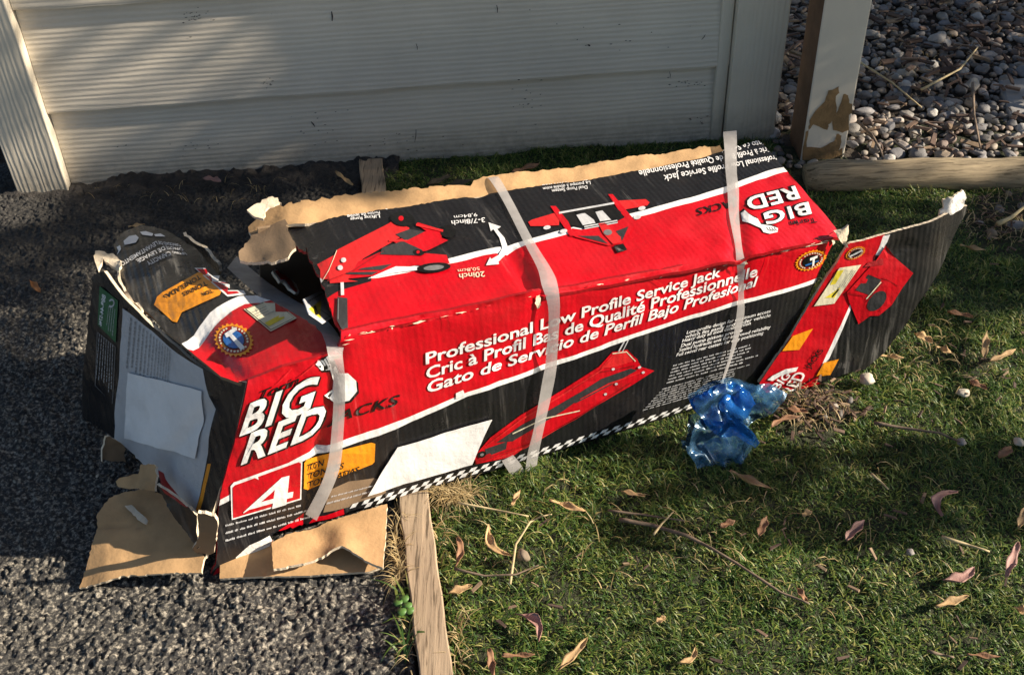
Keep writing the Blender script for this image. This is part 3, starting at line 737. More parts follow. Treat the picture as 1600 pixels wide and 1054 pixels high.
for c in ((957, 575), (998, 572), (1004, 580), (945, 614), (962, 598)): P.ell(c, 2.6, 2, -20, LGREY, 4, 8)
P.stroke([(966, 548), (975, 532)], 2, LGREY, 2); P.stroke([(972, 548), (981, 530)], 1.2, LGREY, 2)
P.done()

P = Print('feature_list', front)
rows = [('Low-profile design for maximum access', 1072, 521, 1203, 487), ('which fits easily and under vehicle', 1070, 527.5, 1203, 493.5), ('Heavy duty all steel construction', 1065, 534, 1172, 506),
        ('Dual pump pistons provide', 1063, 541.5, 1159, 517), ('Sealed hydraulic unit for improved reliability', 1060, 548.5, 1203, 512), ('Full swivel rear casters for easy positioning', 1056, 556, 1192, 521)]
for s, x0, y0, x1, y1 in rows: P.text(s, [(x0, y0), (x1, y1), (x1+1, y1-5), (x0+1, y0-5)], WHITE, 1, .01, .1)
P.cut('small_print'); P.greek([(1040, 600), (1190, 560), (1200, 528), (1052, 568)], 6, LGREY, 1, 4, .42)
P.greek([(1002, 642), (1150, 600), (1188, 562), (1036, 605)], 8, LGREY, 1, 5, .42)
P.done()
P = Print('guarantee_seal', front)
badge(P, (1266, 406), 26, 15, -22, INK, 1); P.text('T', [(1264, 415), (1274, 411), (1276, 398), (1264, 403)], WHITE, 5, .05); P.stroke([(1257, 413), (1277, 406)], 2.2, BLUE, 5)
P.done()

# paper fibre showing where the folded edge is rubbed through
P = Print('edge_wear', front); rw = random.Random(3)
for k in range(70):
    t = rw.random(); a = along([(528, 551), (537, 523), (700, 489), (833, 457), (1000, 432), (1150, 406), (1312, 367)], t); l = rw.uniform(2, 11) if rw.random() < .8 else rw.uniform(10, 26); h_ = rw.uniform(.5, 1.5)
    dx, dy = l, -l*.2; o_ = rw.uniform(.6, 4.5); P._add([(a[0], a[1]+o_), (a[0]+dx*.6, a[1]+dy*.6+o_-h_*.5), (a[0]+dx, a[1]+dy+o_+.3), (a[0]+dx*.5, a[1]+dy*.5+o_+h_)], [(0, 1, 2, 3)], CREAM if k % 3 else LRED, 6)
_w = P.done(); _w['kind'] = 'stuff'; P = Print('torn_nick', front)
for q in ([(836, 460), (842, 462), (844, 474), (838, 480), (833, 472)], [(1152, 404), (1164, 402), (1168, 410), (1158, 416), (1150, 412)], [(1296, 372), (1312, 368), (1306, 384), (1298, 386)]): P.poly(rag(q, 3, 1.4), TORN, 6, 4); P.cut()
for a, b in (((640, 470), (700, 500)), ((692, 488), (700, 512)), ((500, 560), (470, 585)), ((455, 575), (430, 600)), ((1200, 395), (1190, 430)), ((1010, 432), (1040, 450))): P.stroke([a, ((a[0]+b[0])/2+3, (a[1]+b[1])/2-2), b], [.5, 1.1, .4], LRED, 6); P.cut('crease_line')
P.done()
P = Print('torn_lettering', front)
P.greek([(352, 850), (505, 806), (500, 775), (352, 815)], 3, LGREY, 3, 14, .28)
P.greek([(505, 792), (590, 768), (590, 752), (520, 770)], 2, LGREY, 3, 15, .3)
P.done()
# shipping label stuck on the front, with clear tape tail
lab = sheet('shipping_label', [(620, 697), (768, 654), (737, 724), (574, 774)], (Pf[0]+Pf[1]*.0022, Pf[1]), PAPER, box, (), 9, lambda p, P: front_disp(p, P)+.0012, .0006, PAPER, PAPER)
tag(lab.obj, 'blank white paper label on the long side')

# --- top panel
top_out = [(535, 521), (700, 487), (833, 455, .7), (850, 458), (1000, 430), (1150, 404, .7), (1163, 400), (1240, 384), (1315, 365), (1297, 343), (1240, 278), (1192, 224), (1183, 219),
           (1125, 238), (1080, 250), (1000, 266, .6), (900, 283, .6), (765, 302, .8), (700, 312, .8), (600, 328, .8), (476, 346, .8), (447, 339, 1.2), (446, 347, 1.2), (466, 377, 1.5), (478, 384, 1.5), (477, 376, 1), (481, 392, 1.5), (500, 432, 1.5), (512, 470, 1), (524, 505, 1)]
tb = [(430, 470), (480, 448), (575, 437), (650, 421), (702, 410), (756, 397), (793, 391), (819, 384), (881, 368), (994, 339), (1080, 316), (1133, 301), (1197, 277), (1250, 262)]
tbt = [(x, y-9) for x, y in tb]
regs = [([(380, 250), (1260, 190), (1260, 260)]+tb[::-1], BLACK), (tbt[2:]+tb[2:][::-1], WHITE), ([(430, 330), (580, 330), (580, 440), (530, 455), (505, 470), (430, 480)], BLACK)]
top = sheet('top_panel', top_out, Pt, RED, box, regs, 11, top_disp, .004, DRED, KRAFT_D)
tag(top.obj, 'red and black top of the box with upside-down print')

P = Print('brand_lettering', top)
qb = [(1277, 325), (1200, 340), (1193, 353), (1270, 338)]     # upside-down: text starts at the right
qb = [(1262, 318), (1192, 335), (1197, 353), (1268, 335)]; qr = [(1242, 293), (1164, 312), (1171, 331), (1250, 311)]
for st, q in (('BIG', qb), ('RED', qr)):
    P.text(st, q, INK, 1, .04, .0, 1.1, dx=-2, dy=-2); P.text(st, q, INK, 2, .045, .0, 1.1); P.text(st, q, WHITE, 4, .026, .0, 1.1); P.cut()
P.cut('maker_name'); P.text('Torin', [(1274, 341), (1233, 347), (1236, 355), (1277, 348)], INK, 1, .012)
P.cut('jacks_lettering'); P.text('JACKS', [(1150, 312), (1088, 327), (1089, 338), (1151, 323)], INK, 1, .015, 0, 1.1)
P.cut('arm_emblem')
arm = Z7([(640, 545), (665, 525), (690, 550), (720, 570), (745, 580), (765, 615), (830, 625), (872, 640), (870, 665), (820, 675), (780, 665), (765, 640), (700, 610), (650, 595)])
P.poly([(x-2, y-3) for x, y in arm], INK, 1, 8); P.poly(arm, WHITE, 2, 8)
for k in range(4): P.stroke(Z7([(800+16*k, 635), (808+16*k, 650), (826+14*k, 658)]), .8, INK, 3)
P.done()
P = Print('slogan_lettering', top)
P.text('Professional Low Profile Service Jack', [(1214, 243), (1036, 275), (1038, 285), (1217, 251)], WHITE, 1, .012)
P.cut(); P.text('Cric à Profil Bas de Qualité Professionnelle', [(1204, 230), (997, 268), (1000, 277), (1207, 238)], WHITE, 1, .012)
P.cut(); P.text('Gato de Servicio de Perfil Bajo Profesional', [(1196, 219), (985, 257), (988, 266), (1199, 227)], WHITE, 1, .012)
P.cut('range_lettering'); P.text('Lifting Range', [(593, 336), (547, 342), (548, 346), (594, 341)], WHITE, 1, .012); P.text('Portée de levée', [(593, 331), (542, 337), (543, 342), (594, 335)], WHITE, 1, .012)
P.text('Rango de Levantamiento', [(605, 323), (522, 332), (523, 337), (606, 328)], WHITE, 1, .012)
P.cut(); P.text('3-7/8inch', [(757, 341), (705, 346), (706, 353), (758, 348)], WHITE, 1, .012); P.text('9,84cm', [(745, 334), (709, 338), (710, 343), (746, 339)], WHITE, 1, .0)
P.cut(); P.text('20inch', [(757, 425), (717, 429), (718, 437), (758, 433)], CREAM, 1, .012); P.text('50,8cm', [(749, 418), (715, 422), (716, 427), (750, 423)], CREAM, 1, .0)
P.cut('pump_lettering'); P.text('Dual Pump System', [(917, 291), (862, 297), (863, 302), (918, 296)], WHITE, 1, .008); P.text('La pompe à double action', [(922, 284), (848, 294), (849, 298), (923, 289)], WHITE, 1, .008)
P.text('Sistema de doble bomba', [(917, 278), (846, 288), (847, 292), (918, 283)], WHITE, 1, .008)
P.done()
P = Print('jack_picture', top)
P.poly(Z5([(0, 715), (60, 655), (160, 600), (175, 570), (480, 415), (500, 400), (600, 440), (595, 470), (330, 620), (275, 680), (240, 745), (300, 755), (80, 770), (10, 735)]), LRED, 1)
P.poly(Z5([(300, 640), (480, 560), (560, 600), (700, 590), (820, 600), (838, 650), (700, 665), (640, 660), (520, 680), (420, 720), (240, 740)]), RED, 1)
P.poly(Z5([(500, 520), (700, 460), (640, 420), (650, 410), (800, 455), (790, 500), (830, 515), (720, 570), (690, 580), (600, 570)]), RED, 2)
P.poly(Z5([(520, 480), (600, 450), (690, 465), (580, 520)]), DGREY, 3); P.poly(Z5([(440, 560), (560, 520), (680, 575), (650, 605), (430, 600)]), DGREY, 3)
P.poly(Z5([(320, 680), (500, 655), (440, 690), (300, 690)]), DGREY, 3); P.poly(Z5([(230, 705), (420, 700), (380, 720), (225, 715)]), DGREY, 3)
P.stroke(Z5([(120, 755), (280, 690), (500, 545)]), 1.3, DRED, 3); P.stroke(Z5([(175, 575), (130, 690), (90, 760)]), 1, CREAM, 3); P.stroke(Z5([(640, 425), (800, 462)]), 3.5, LRED, 4); P.stroke(Z5([(480, 520), (590, 520)]), 2.5, LRED, 4)
P.ell(Z5([(562, 393)])[0], 19, 11, 8, INK, 4); P.ell(Z5([(552, 390)])[0], 4, 4, 0, RED, 5); P.ell(Z5([(830, 465)])[0], 12, 10, 0, INK, 4); P.ell(Z5([(655, 590)])[0], 9, 4.5, 10, INK, 4); P.ell(Z5([(652, 588)])[0], 2.5, 2.5, 0, RED, 5)
P.ell(Z5([(745, 678)])[0], 26, 7.5, -5, INK, 4); P.ell(Z5([(745, 680)])[0], 16, 4, -5, GREY, 5)
for c in ((215, 635), (195, 680), (35, 722), (78, 757)): P.ell(Z5([c])[0], 4.2, 4, 0, LGREY, 5, 12)
P.stroke(Z5([(205, 765), (208, 840)]), 5, LGREY, 4); P.poly(Z5([(178, 850), (237, 858), (240, 1054), (172, 1054)]), DGREY, 4)
P.stroke(Z5([(185, 860), (180, 1045)]), 1.4, GREY, 5)
P.poly(Z5([(355, 742), (520, 670), (640, 672), (655, 690), (510, 708)]), WHITE, 3)
P.done()
P = Print('range_arrow', top)
P.poly(Z5([(1065, 410), (1140, 435), (1118, 450), (1160, 500), (1178, 545), (1170, 590), (1125, 640), (1128, 655), (1052, 662), (1075, 615), (1085, 625), (1125, 600), (1145, 560), (1130, 500), (1095, 450), (1080, 462)]), WHITE, 2)
P.done()
P = Print('pump_picture', top)
P.poly(Z6([(345, 600), (370, 585), (520, 540), (545, 575), (540, 620), (440, 625), (360, 625)]), LRED, 1); P.poly(Z6([(485, 500), (520, 500), (600, 600), (640, 690), (610, 690), (550, 600)]), RED, 2)
P.poly(Z6([(905, 465), (1090, 455), (1115, 475), (1100, 495), (960, 520), (920, 500)]), LRED, 1); P.poly(Z6([(850, 425), (880, 425), (960, 520), (1030, 600), (1000, 620), (920, 530)]), RED, 2)
P.poly(Z6([(550, 545), (880, 490), (960, 560), (930, 600), (700, 640), (600, 620)]), INK, 1); P.stroke(Z6([(540, 545), (890, 482)]), 3, LGREY, 3)
P.poly(Z6([(620, 640), (690, 650), (900, 600), (960, 570), (1030, 610), (945, 740), (850, 750), (640, 695)]), RED, 2); P.poly(Z6([(660, 690), (790, 690), (850, 740)]), DGREY, 3); P.poly(Z6([(900, 660), (980, 630), (940, 720)]), DGREY, 3)
for q in ([(650, 560), (700, 545), (760, 590), (770, 610), (690, 625)], [(770, 540), (815, 530), (860, 580), (870, 590), (800, 600)]): P.poly(Z6(q), LGREY, 4)
P.stroke(Z6([(650, 545), (715, 540)]), 4, INK, 5); P.stroke(Z6([(765, 525), (815, 520)]), 4, INK, 5); P.stroke(Z6([(700, 640), (910, 600)]), 5, LGREY, 4); P.stroke(Z6([(700, 642), (910, 602)]), 1.3, INK, 5)
P.poly(Z6([(790, 615), (830, 610), (930, 700), (935, 735), (880, 745), (820, 680)]), LRED, 5); P.ell(Z6([(848, 672)])[0], 6.5, 4.5, 0, GREY, 6); P.poly(Z6([(885, 755), (945, 740), (972, 780), (910, 800)]), INK, 4)
for c in ((465, 637), (1065, 515), (570, 660), (1035, 572)): P.ell(Z6([c])[0], 6, 3.2, -10, LGREY, 3, 10)
P.done()
# --- brown torn strip behind the top panel
Pk = (Pt[0]-Pt[1]*.0045, Pt[1])
strip_out = [(476, 349), (600, 331), (700, 315), (765, 305), (900, 286), (1000, 269), (1080, 253), (1130, 239), (1124, 229, 1), (1040, 243, 1.2), (990, 247, 1), (900, 262, 1), (766, 278, 1), (740, 284, 1.5), (735, 292), (700, 292, 1.5), (640, 298, 1.5), (560, 306, 2), (500, 313, 2.5), (440, 318, 2.5), (432, 308, 2), (415, 312, 2), (400, 322, 2), (385, 330, 1.5), (390, 345, 1.5), (370, 368, 1.8), (372, 380, 1.8), (404, 388, 2.2), (428, 396, 2.2), (450, 396, 2), (462, 384, 1.5), (460, 374, 1.5), (446, 347)]
def strip_disp(p, P): return .003*fbm(P, 18, 4)+.0015*fbm(P, 60, 6)-.024*sm(478, 372, p[0])+.004*sm(300, 260, p[1]+(p[0]-800)*.12)
strip = sheet('torn_edge_strip', strip_out, Pk, KRAFT, box, [([(350, 345), (445, 338), (470, 385), (450, 415), (350, 400)], KRAFT_D)], 9, strip_disp, .004, TORN, KRAFT_D)  # darker region paints shade onto the strip's bent left piece
tag(strip.obj, 'bare brown cardboard strip torn along the back edge')
# layered ragged lip of the strip
rl = sheet('torn_lip', [(386, 330, 2), (402, 318, 2), (420, 309, 2), (434, 309, 2), (440, 318, 2), (418, 326, 2), (412, 343), (398, 340)], (Pk[0]+Pk[1]*.008, Pk[1]), TORN, box, (), 6, lambda p, P: .004*fbm(P, 40, 1), .003, TORN, KRAFT_D)

Pg = plane(hit((480, 470), Pt)-Pt[1]*.020, hit((520, 520), Pt)-Pt[1]*.012, gp(430, 420, .205))
g1 = sheet('torn_piece', Z4([(285, 540), (310, 520), (345, 515), (372, 532), (445, 655), (440, 672), (418, 672), (385, 640), (350, 600), (330, 600), (300, 560)]), Pg, WHITE, box, [(Z4([(296, 543), (345, 524), (366, 540), (432, 658), (420, 662), (390, 632), (360, 590), (335, 590)]), RED)], 6, lambda p, P: .002*fbm(P, 40, 77), .003, TORN, KRAFT_D)
g2 = sheet('warning_label', Z4([(465, 705), (600, 640), (690, 775), (580, 850), (500, 790)]), (Pg[0]+Pg[1]*.010, Pg[1]), LGREY, box, [(Z4([(500, 760), (570, 710), (570, 820)]), YELLOW)], 6, lambda p, P: .0015*fbm(P, 40, 78), .001, PAPER, PAPER)
P = Print('printed_frame', g2); P.stroke(Z4([(490, 722), (590, 668), (668, 780), (588, 828)]), 1.3, INK, 1); P.stroke(Z4([(530, 748), (548, 800)]), 3, INK, 1); P.done()

# --- sagging cap over the left end
def cap_disp(p, P):
    d = .0022*fbm(P, 12, 15)+.0008*fbm(P, 42, 16)
    # bulge across the short way
    a, t = seg_d(p, (150, 412), (386, 594)); b, t2 = seg_d(p, (335, 420), (530, 548)); s = a/(a+b+1e-6)
    fe, _t = seg_d(p, (387, 592), (528, 550)); d += (.009*math.sin(math.pi*s)-.002)*sm(6, 70, fe)+crease(p, (235, 505), (400, 455), 14, -.003)+crease(p, (190, 440), (345, 430), 12, .003)+edge_round(p, (387, 592), (528, 550), 12, .006)
    d += crease(p, (345, 560), (380, 596), 12, .006)+crease(p, (300, 540), (352, 500), 5, .002)
    return d
cap_out = [(387, 592), (440, 570), (528, 549, 1.2), (533, 540, 1.2), (505, 522, 1.3), (488, 508, 1.3), (462, 492, 1.2), (425, 470, 1.2), (395, 460, 1), (372, 446, 1), (352, 436, .8), (335, 421, .7), (306, 392, .7), (262, 367, .7), (222, 357, 1), (195, 366, 1), (178, 384, 1.2), (183, 396, 1.2), (185, 418, 1), (196, 452, 1), (218, 478), (260, 519), (300, 552), (345, 588)]
regs = [([(290, 545), (299, 538), (340, 500), (380, 474), (420, 462), (445, 463), (560, 520), (560, 600), (380, 610), (330, 590)], RED), ([(291, 547), (284, 540), (330, 496), (375, 468), (420, 456), (445, 460), (450, 468), (420, 469), (384, 480), (345, 506), (302, 548)], WHITE)]
cap = sheet('end_cap', cap_out, Pa, BLACKW, box, regs, 9, cap_disp, .004, KRAFT_D, KRAFT_D)
tag(cap.obj, 'bulging black and red top of the torn left end')
P = Print('tonnage_tag', cap)
P.poly(Z1([(570, 525), (600, 500), (830, 370), (850, 380), (960, 495), (950, 515), (720, 620), (690, 682), (665, 675), (552, 575)]), ORANGE, 1)
for k, (s, q) in enumerate((('TON', [(915, 500), (850, 523), (838, 505), (900, 480)]), ('TONNES', [(878, 455), (730, 525), (722, 503), (865, 430)]), ('TONELADAS', [(838, 415), (618, 545), (606, 520), (825, 392)]))):
    a, b, c, d = Z1(q); P.text(s, [d, c, b, a], INK, 2, .024)
P.cut('tonnage_number')
P.poly(Z1([(795, 350), (930, 350), (1160, 490), (1165, 505), (1000, 525), (985, 515)]), WHITE, 1); P.poly(Z1([(808, 357), (925, 357), (1145, 493), (1000, 513)]), RED, 2)
P.poly(Z1([(875, 378), (940, 372), (950, 400), (1010, 412), (1050, 430), (1085, 462), (1075, 480), (1010, 478), (940, 440), (905, 435), (900, 412), (880, 405)]), WHITE, 3)
ZD = lambda l: [(170+x/11.43, 350+y/11.43) for x, y in l]
P.cut('capacity_lettering')
for s, q in (('CAPACITY', [(1085, 495), (665, 690), (720, 745), (1130, 555)]), ('DE LEVAGE', [(985, 405), (485, 650), (545, 700), (1020, 465)]), ('LEVANTAMIENTO', [(850, 315), (205, 700), (245, 760), (890, 375)]),
             ('LIFTING', [(1360, 520), (1130, 495), (1150, 535), (1405, 565)]), ('CAPACITÉ', [(1310, 440), (1015, 405), (1040, 455), (1345, 490)]), ('CAPACIDAD DE', [(1240, 365), (880, 315), (900, 370), (1300, 415)])):
    P.text(s, ZD(q), WHITE, 1, .015); P.cut()
P.cut('emblem_scrap')
for q in ([(365, 185), (400, 155), (440, 148), (458, 165), (440, 195), (395, 205), (372, 208)], [(465, 130), (500, 125), (545, 140), (540, 155), (480, 148)], [(550, 145), (590, 140), (620, 158), (560, 158)], [(300, 235), (345, 210), (350, 235), (325, 270), (305, 262)]): P.poly(Z1(q), WHITE, 1, 6); P.cut()
P.done()
P = Print('guarantee_seal', cap)
badge(P, (366, 532), 32, 26, 20, BLUE, 1); P.poly([(352, 524), (368, 514), (372, 518), (364, 524), (384, 545), (378, 550), (360, 528), (355, 530)], WHITE, 6)
P.done()
P = Print('warning_label', cap)
P.poly(Z4([(118, 768), (288, 705), (430, 820), (275, 900)]), CREAM, 1); P.stroke(Z4([(128, 768), (286, 712), (416, 820), (276, 890), (130, 770)]), 1, INK, 2); P.poly(Z4([(240, 850), (345, 795), (370, 815), (265, 870)]), YELLOW, 2); P.poly(Z4([(280, 735), (330, 720), (345, 750)]), YELLOW, 2)
P.greek(Z4([(215, 830), (320, 780), (262, 740), (160, 785)]), 4, GREY, 2, 3, .3)
P.done()

# --- left end panel (in shade)
def end_disp(p, P): return .003*fbm(P, 12, 25)+.001*fbm(P, 45, 26)+.010*sm(700, 840, p[1])+crease(p, (245, 740), (325, 640), 12, .005)
end_out = [(146, 428, 1), (160, 424), (202, 473), (243, 514), (279, 542), (313, 571), (345, 588), (386, 597), (366, 690), (348, 762), (338, 812, 1), (333, 868, 1), (318, 862, 1.5), (300, 828, 1.5), (270, 775, 1.5), (246, 746, 1.5), (190, 692, 1.2), (160, 672, 1), (130, 652, 1), (129, 600, 1), (136, 520, 1), (142, 470, 1)]
regs = [([(193, 481), (270, 545), (318, 576), (333, 640), (322, 720), (316, 804), (245, 745), (178, 690)], LGREY), ([(243, 735), (252, 740), (318, 803), (312, 812), (285, 795), (248, 752)], DRED), ([(324, 724), (330, 724), (322, 800), (316, 804)], ORANGE)]
end = sheet('end_panel', end_out, Pe, BLACK, box, regs, 9, end_disp, .004, TORN, KRAFT_D)
tag(end.obj, 'shaded black left end with a grey printed notice')
P = Print('green_sticker', end)
P.poly(Z1([(222, 455), (335, 545), (320, 800), (210, 690)]), GREEN, 1)
a, b, c, d = Z1([(262, 515), (235, 700), (218, 690), (240, 500)]); P.text('888-44-5746', [a, b, c, d][::1], WHITE, 2, .02)
P.ell(Z1([(295, 560)])[0], 5, 7, 10, LGREY, 2); P.ell(Z1([(297, 558)])[0], 3, 4, 10, GREEN, 3); a, b, c, d = Z1([(325, 600), (308, 770), (260, 720), (275, 570)]); P.greek([a, b, c, d], 4, LGREY, 2, 8, .35)
P.done()
P = Print('notice_text', end)
a, b, c, d = Z1([(660, 850), (640, 1100), (370, 1000), (400, 640)]); P.greek([a, b, c, d], 13, GREY, 1, 9, .35)
a, b, c, d = Z1([(310, 820), (300, 1120), (190, 1050), (215, 740)]); P.greek([a, b, c, d], 7, LGREY, 1, 10, .3)
P.stroke(Z1([(208, 735), (318, 825), (300, 1170), (195, 1060), (208, 735)]), 1, GREY, 1)
P.done()
lab2 = sheet('shipping_label', [(200, 582), (318, 610), (306, 716), (196, 684)], (Pe[0]+Pe[1]*.002, Pe[1]), PAPER, box, (), 9, lambda p, P: end_disp(p, P)+.001, .0006, PAPER, PAPER)
tag(lab2.obj, 'blank white paper label on the shaded end')

# crumpled cardboard knot on the end's top corner
kn = sheet('torn_corner', Z1([(190, 240), (240, 225), (300, 260), (345, 290), (350, 330), (335, 340), (350, 420), (410, 520), (480, 590), (470, 600), (390, 520), (330, 420), (320, 340), (240, 300), (205, 350), (190, 310)]), (Pa[0]+Pa[1]*.006, Pa[1]), TORN, box, (), 6, lambda p, P: .008*fbm(P, 45, 31), .004, TORN, KRAFT_D, 1.2, 8)
Pst = plane(gp(288, 368, .20), gp(343, 421, .20), gp(315, 420, .16))
sheet('torn_flap', [(288, 363, .6), (303, 378, .6), (325, 394, .6), (340, 410, .6), (344, 424), (340, 432), (310, 420), (295, 395)], Pst, BLACK, box, (), 7, lambda p, P: .004*fbm(P, 30, 33), .004, TORN, KRAFT_D)

# --- hidden sides close the box
def quad3(name, pts, mat, parent): return mesh_obj(name, pts, [(0, 1, 2, 3)], mat, None, False, parent)
def slab(name, a, b, c, d, t, mat, parent):
    n = np.cross(np.array(b)-a, np.array(d)-a); n = n/np.linalg.norm(n)*t; q = [np.array(x) for x in (a, b, c, d)]
    return prism(name, q, [x+n for x in q], mat, parent)
tbl = hit((400, 345), Pk); tbr = hit((1186, 224), Pk); tfr = hit((1312, 367), Pt)-Pt[1]*.005
slab('back_panel', tbl-[0, 0, .012], tbr-[0, 0, .004], [tbr[0], tbr[1]+.01, .0], [tbl[0]-.04, tbl[1]+.02, .005], .004, KRAFT_D, box)
slab('right_end_panel', tbr-[.006, .006, .004], tfr-[.012, -.004, .006], [tfr[0]-.065, tfr[1]+.012, .002], [tbr[0]-.03, tbr[1], .002], .004, KRAFT_D, box)
fbl = hit((345, 862), Pf); fbr = hit((1190, 600), Pf)
slab('bottom_panel', [fbl[0]+.03, fbl[1]+.03, .014], [fbr[0], fbr[1]+.02, .006], [tbr[0], tbr[1], .006], [tbl[0]-.05, tbl[1], .014], .003, KRAFT_D, box)

# --- flap hanging off the right end
def flap_disp(p, P):
    return .0025*fbm(P, 12, 41)+.001*fbm(P, 45, 42)-.018*sm(1440, 1530, p[0])-.006*sm(540, 620, p[1])*sm(1240, 1400, p[0])+crease(p, (1352, 405), (1420, 380), 6, .003)+.004*math.exp(-((p[0]-1390-(480-p[1])*.55)/40)**2)
flap_out = Z8([(400, 335), (440, 275), (620, 225), (870, 150), (980, 126), (1035, 120), (1030, 150), (985, 220), (930, 310), (870, 410), (790, 510), (760, 560), (700, 660), (600, 790), (510, 860), (420, 880), (350, 905), (300, 930), (150, 982), (60, 985), (15, 925), (150, 730), (330, 440)])
red_f = Z8([(395, 345), (435, 270), (600, 225), (608, 232), (570, 330), (450, 550), (385, 690), (310, 850), (300, 950), (100, 1010), (0, 960), (150, 730), (330, 440)])
regs = [(red_f, RED), (Z8([(600, 236), (632, 228), (590, 330), (568, 330)]), WHITE), (Z8([(445, 558), (450, 575), (395, 700), (345, 810), (305, 860), (310, 840), (380, 690)]), WHITE)]
flap = sheet('right_end_flap', flap_out, Pr, BLACKW, box, regs, 9, flap_disp, .004, TORN, KRAFT, .5)
tag(flap.obj, 'open printed end flap bent out over the grass')
P = Print('jack_picture', flap)
P.poly(Z8([(430, 500), (520, 400), (560, 360), (600, 300), (615, 280), (660, 340), (742, 410), (690, 480), (640, 560), (580, 610), (540, 610), (485, 650), (440, 545)]), RED, 1)
P.poly(Z8([(530, 415), (592, 440), (545, 515), (500, 500), (468, 488)]), DGREY, 2); P.ell(Z8([(570, 540)])[0], 19, 11, -48, DGREY, 2)
P.stroke(Z8([(430, 500), (510, 515), (520, 545), (600, 450)]), 1.3, DRED, 3); P.stroke(Z8([(600, 430), (670, 470)]), 1.3, DRED, 3); P.stroke(Z8([(520, 530), (590, 450)]), 1.6, CREAM, 3); P.poly(Z8([(530, 360), (600, 340), (600, 370), (510, 380)]), DRED, 2)
P.done()
P = Print('warning_label', flap)
P.poly(Z8([(395, 385), (497, 370), (370, 553), (275, 565)]), CREAM, 1); P.poly(Z8([(385, 398), (415, 394), (375, 460), (350, 465)]), YELLOW, 2); P.poly(Z8([(400, 475), (370, 525), (325, 525)]), YELLOW, 2); P.stroke(Z8([(390, 485), (360, 520)]), 2, INK, 3)
a, b, c, d = Z8([(385, 480), (440, 395), (485, 380), (425, 475)]); P.greek([a, b, c, d], 4, GREY, 2, 12, .35)
P.done()
P = Print('orange_tag', flap)
P.poly(Z8([(175, 705), (270, 670), (205, 770), (125, 775)]), ORANGE, 1); P.cut('orange_tag'); P.poly(Z8([(322, 830), (392, 813), (352, 888), (285, 895)]), ORANGE, 1)
P.cut('brand_lettering'); P.text('RED', Z8([(170, 985), (240, 880), (190, 870), (120, 970)]), WHITE, 2, .02); P.cut(); P.text('BIG', Z8([(105, 960), (165, 890), (140, 870), (70, 945)]), WHITE, 2, .02); P.cut('jacks_lettering'); P.text('JACKS', Z8([(255, 860), (320, 770), (295, 765), (232, 855)]), INK, 2, .02)
P.cut('arm_emblem'); P.poly(Z8([(55, 910), (80, 890), (140, 860), (200, 850), (190, 870), (120, 890), (80, 915)]), WHITE, 2)
P.cut('guarantee_seal'); badge(P, Z8([(470, 315)])[0], 17, 9, -25, INK, 1); P.stroke(Z8([(440, 330), (500, 300)]), 2.5, LGREY, 5)
P.done()
tip = sheet('torn_tip', Z8([(865, 145), (870, 115), (885, 105), (880, 62), (960, 38), (992, 30), (996, 60), (985, 112), (940, 125), (900, 147)]), (Pr[0]-Pr[1]*.010, Pr[1]), TORNW, box, (), 6, lambda p, P: .007*fbm(P, 50, 51), .003, TORN, TORN, 1)
hg = sheet('torn_corner', Z7([(1230, 655), (1275, 640), (1318, 612), (1325, 650), (1300, 720), (1320, 760), (1290, 740), (1250, 690)]), (Pr[0]+Pr[1]*.012, Pr[1]), TORN, box, (), 6, lambda p, P: .006*fbm(P, 50, 61), .003, TORN, KRAFT, 1)

# --- bottom flaps spread on the asphalt
P1 = plane(gp(120, 912, .010), gp(312, 892, .020), gp(240, 770, .045))
f1 = sheet('bottom_flap', Z2([(55, 1010), (100, 880), (140, 770), (145, 690), (200, 620), (270, 590), (380, 578), (430, 600), (520, 700), (590, 830), (625, 885), (612, 952), (480, 955), (250, 965), (180, 990)]), P1, KRAFT, box, [(Z2([(130, 735), (340, 715), (345, 745), (140, 760)]), KRAFT)], 9,
           lambda p, P: .003*fbm(P, 14, 71)+crease(p, Z2([(130, 748)])[0], Z2([(350, 735)])[0], 4, .003)-.008*sm(170, 110, p[0]), .004, TORN, KRAFT_D, 1.3)
tag(f1.obj, 'brown unprinted flap spread on the shaded asphalt')
P2 = plane(gp(180, 770, .05), gp(245, 765, .075), gp(240, 740, .085))
sheet('torn_piece', Z2([(220, 545), (260, 530), (320, 512), (330, 470), (400, 470), (415, 520), (400, 590), (330, 575), (290, 580), (230, 565)]), P2, KRAFT, box, (), 6, lambda p, P: .008*fbm(P, 35, 81), .003, TORN, KRAFT, 1)
P3 = plane(gp(165, 715, .05), gp(190, 690, .06), gp(165, 700, .065))
sheet('torn_piece', Z2([(180, 340), (240, 370), (275, 395), (270, 455), (215, 460), (165, 455), (185, 400)]), P3, KRAFT_D, box, (), 6, lambda p, P: .009*fbm(P, 45, 82), .003, TORN, KRAFT, 1.2)
sheet('torn_piece', Z2([(270, 655), (300, 650), (370, 715), (365, 735), (335, 720)]), (P1[0]+P1[1]*.006, P1[1]), TORN, box, (), 6, lambda p, P: .004*fbm(P, 45, 83), .002, TORN, KRAFT, .8)
P4 = plane(gp(425, 893, .026), gp(600, 884, .022), hit((560, 795), Pf)+np.array([.0, -.004, .006]))
f2 = sheet('bottom_flap', Z3([(262, 870), (330, 835), (440, 805), (560, 765), (715, 722), (708, 850), (698, 968), (640, 945), (540, 905), (400, 945), (270, 975), (265, 940)]), P4, KRAFT, box, (), 9, lambda p, P: .002*fbm(P, 14, 91)+.012*math.exp(-((p[0]-534)/22)**2)*sm(800, 870, p[1])+crease(p, (470, 812), (533, 855), 14, .003), .004, TORN, KRAFT_D, 1.0)
tag(f2.obj, 'sunlit brown flap bent up under the front')
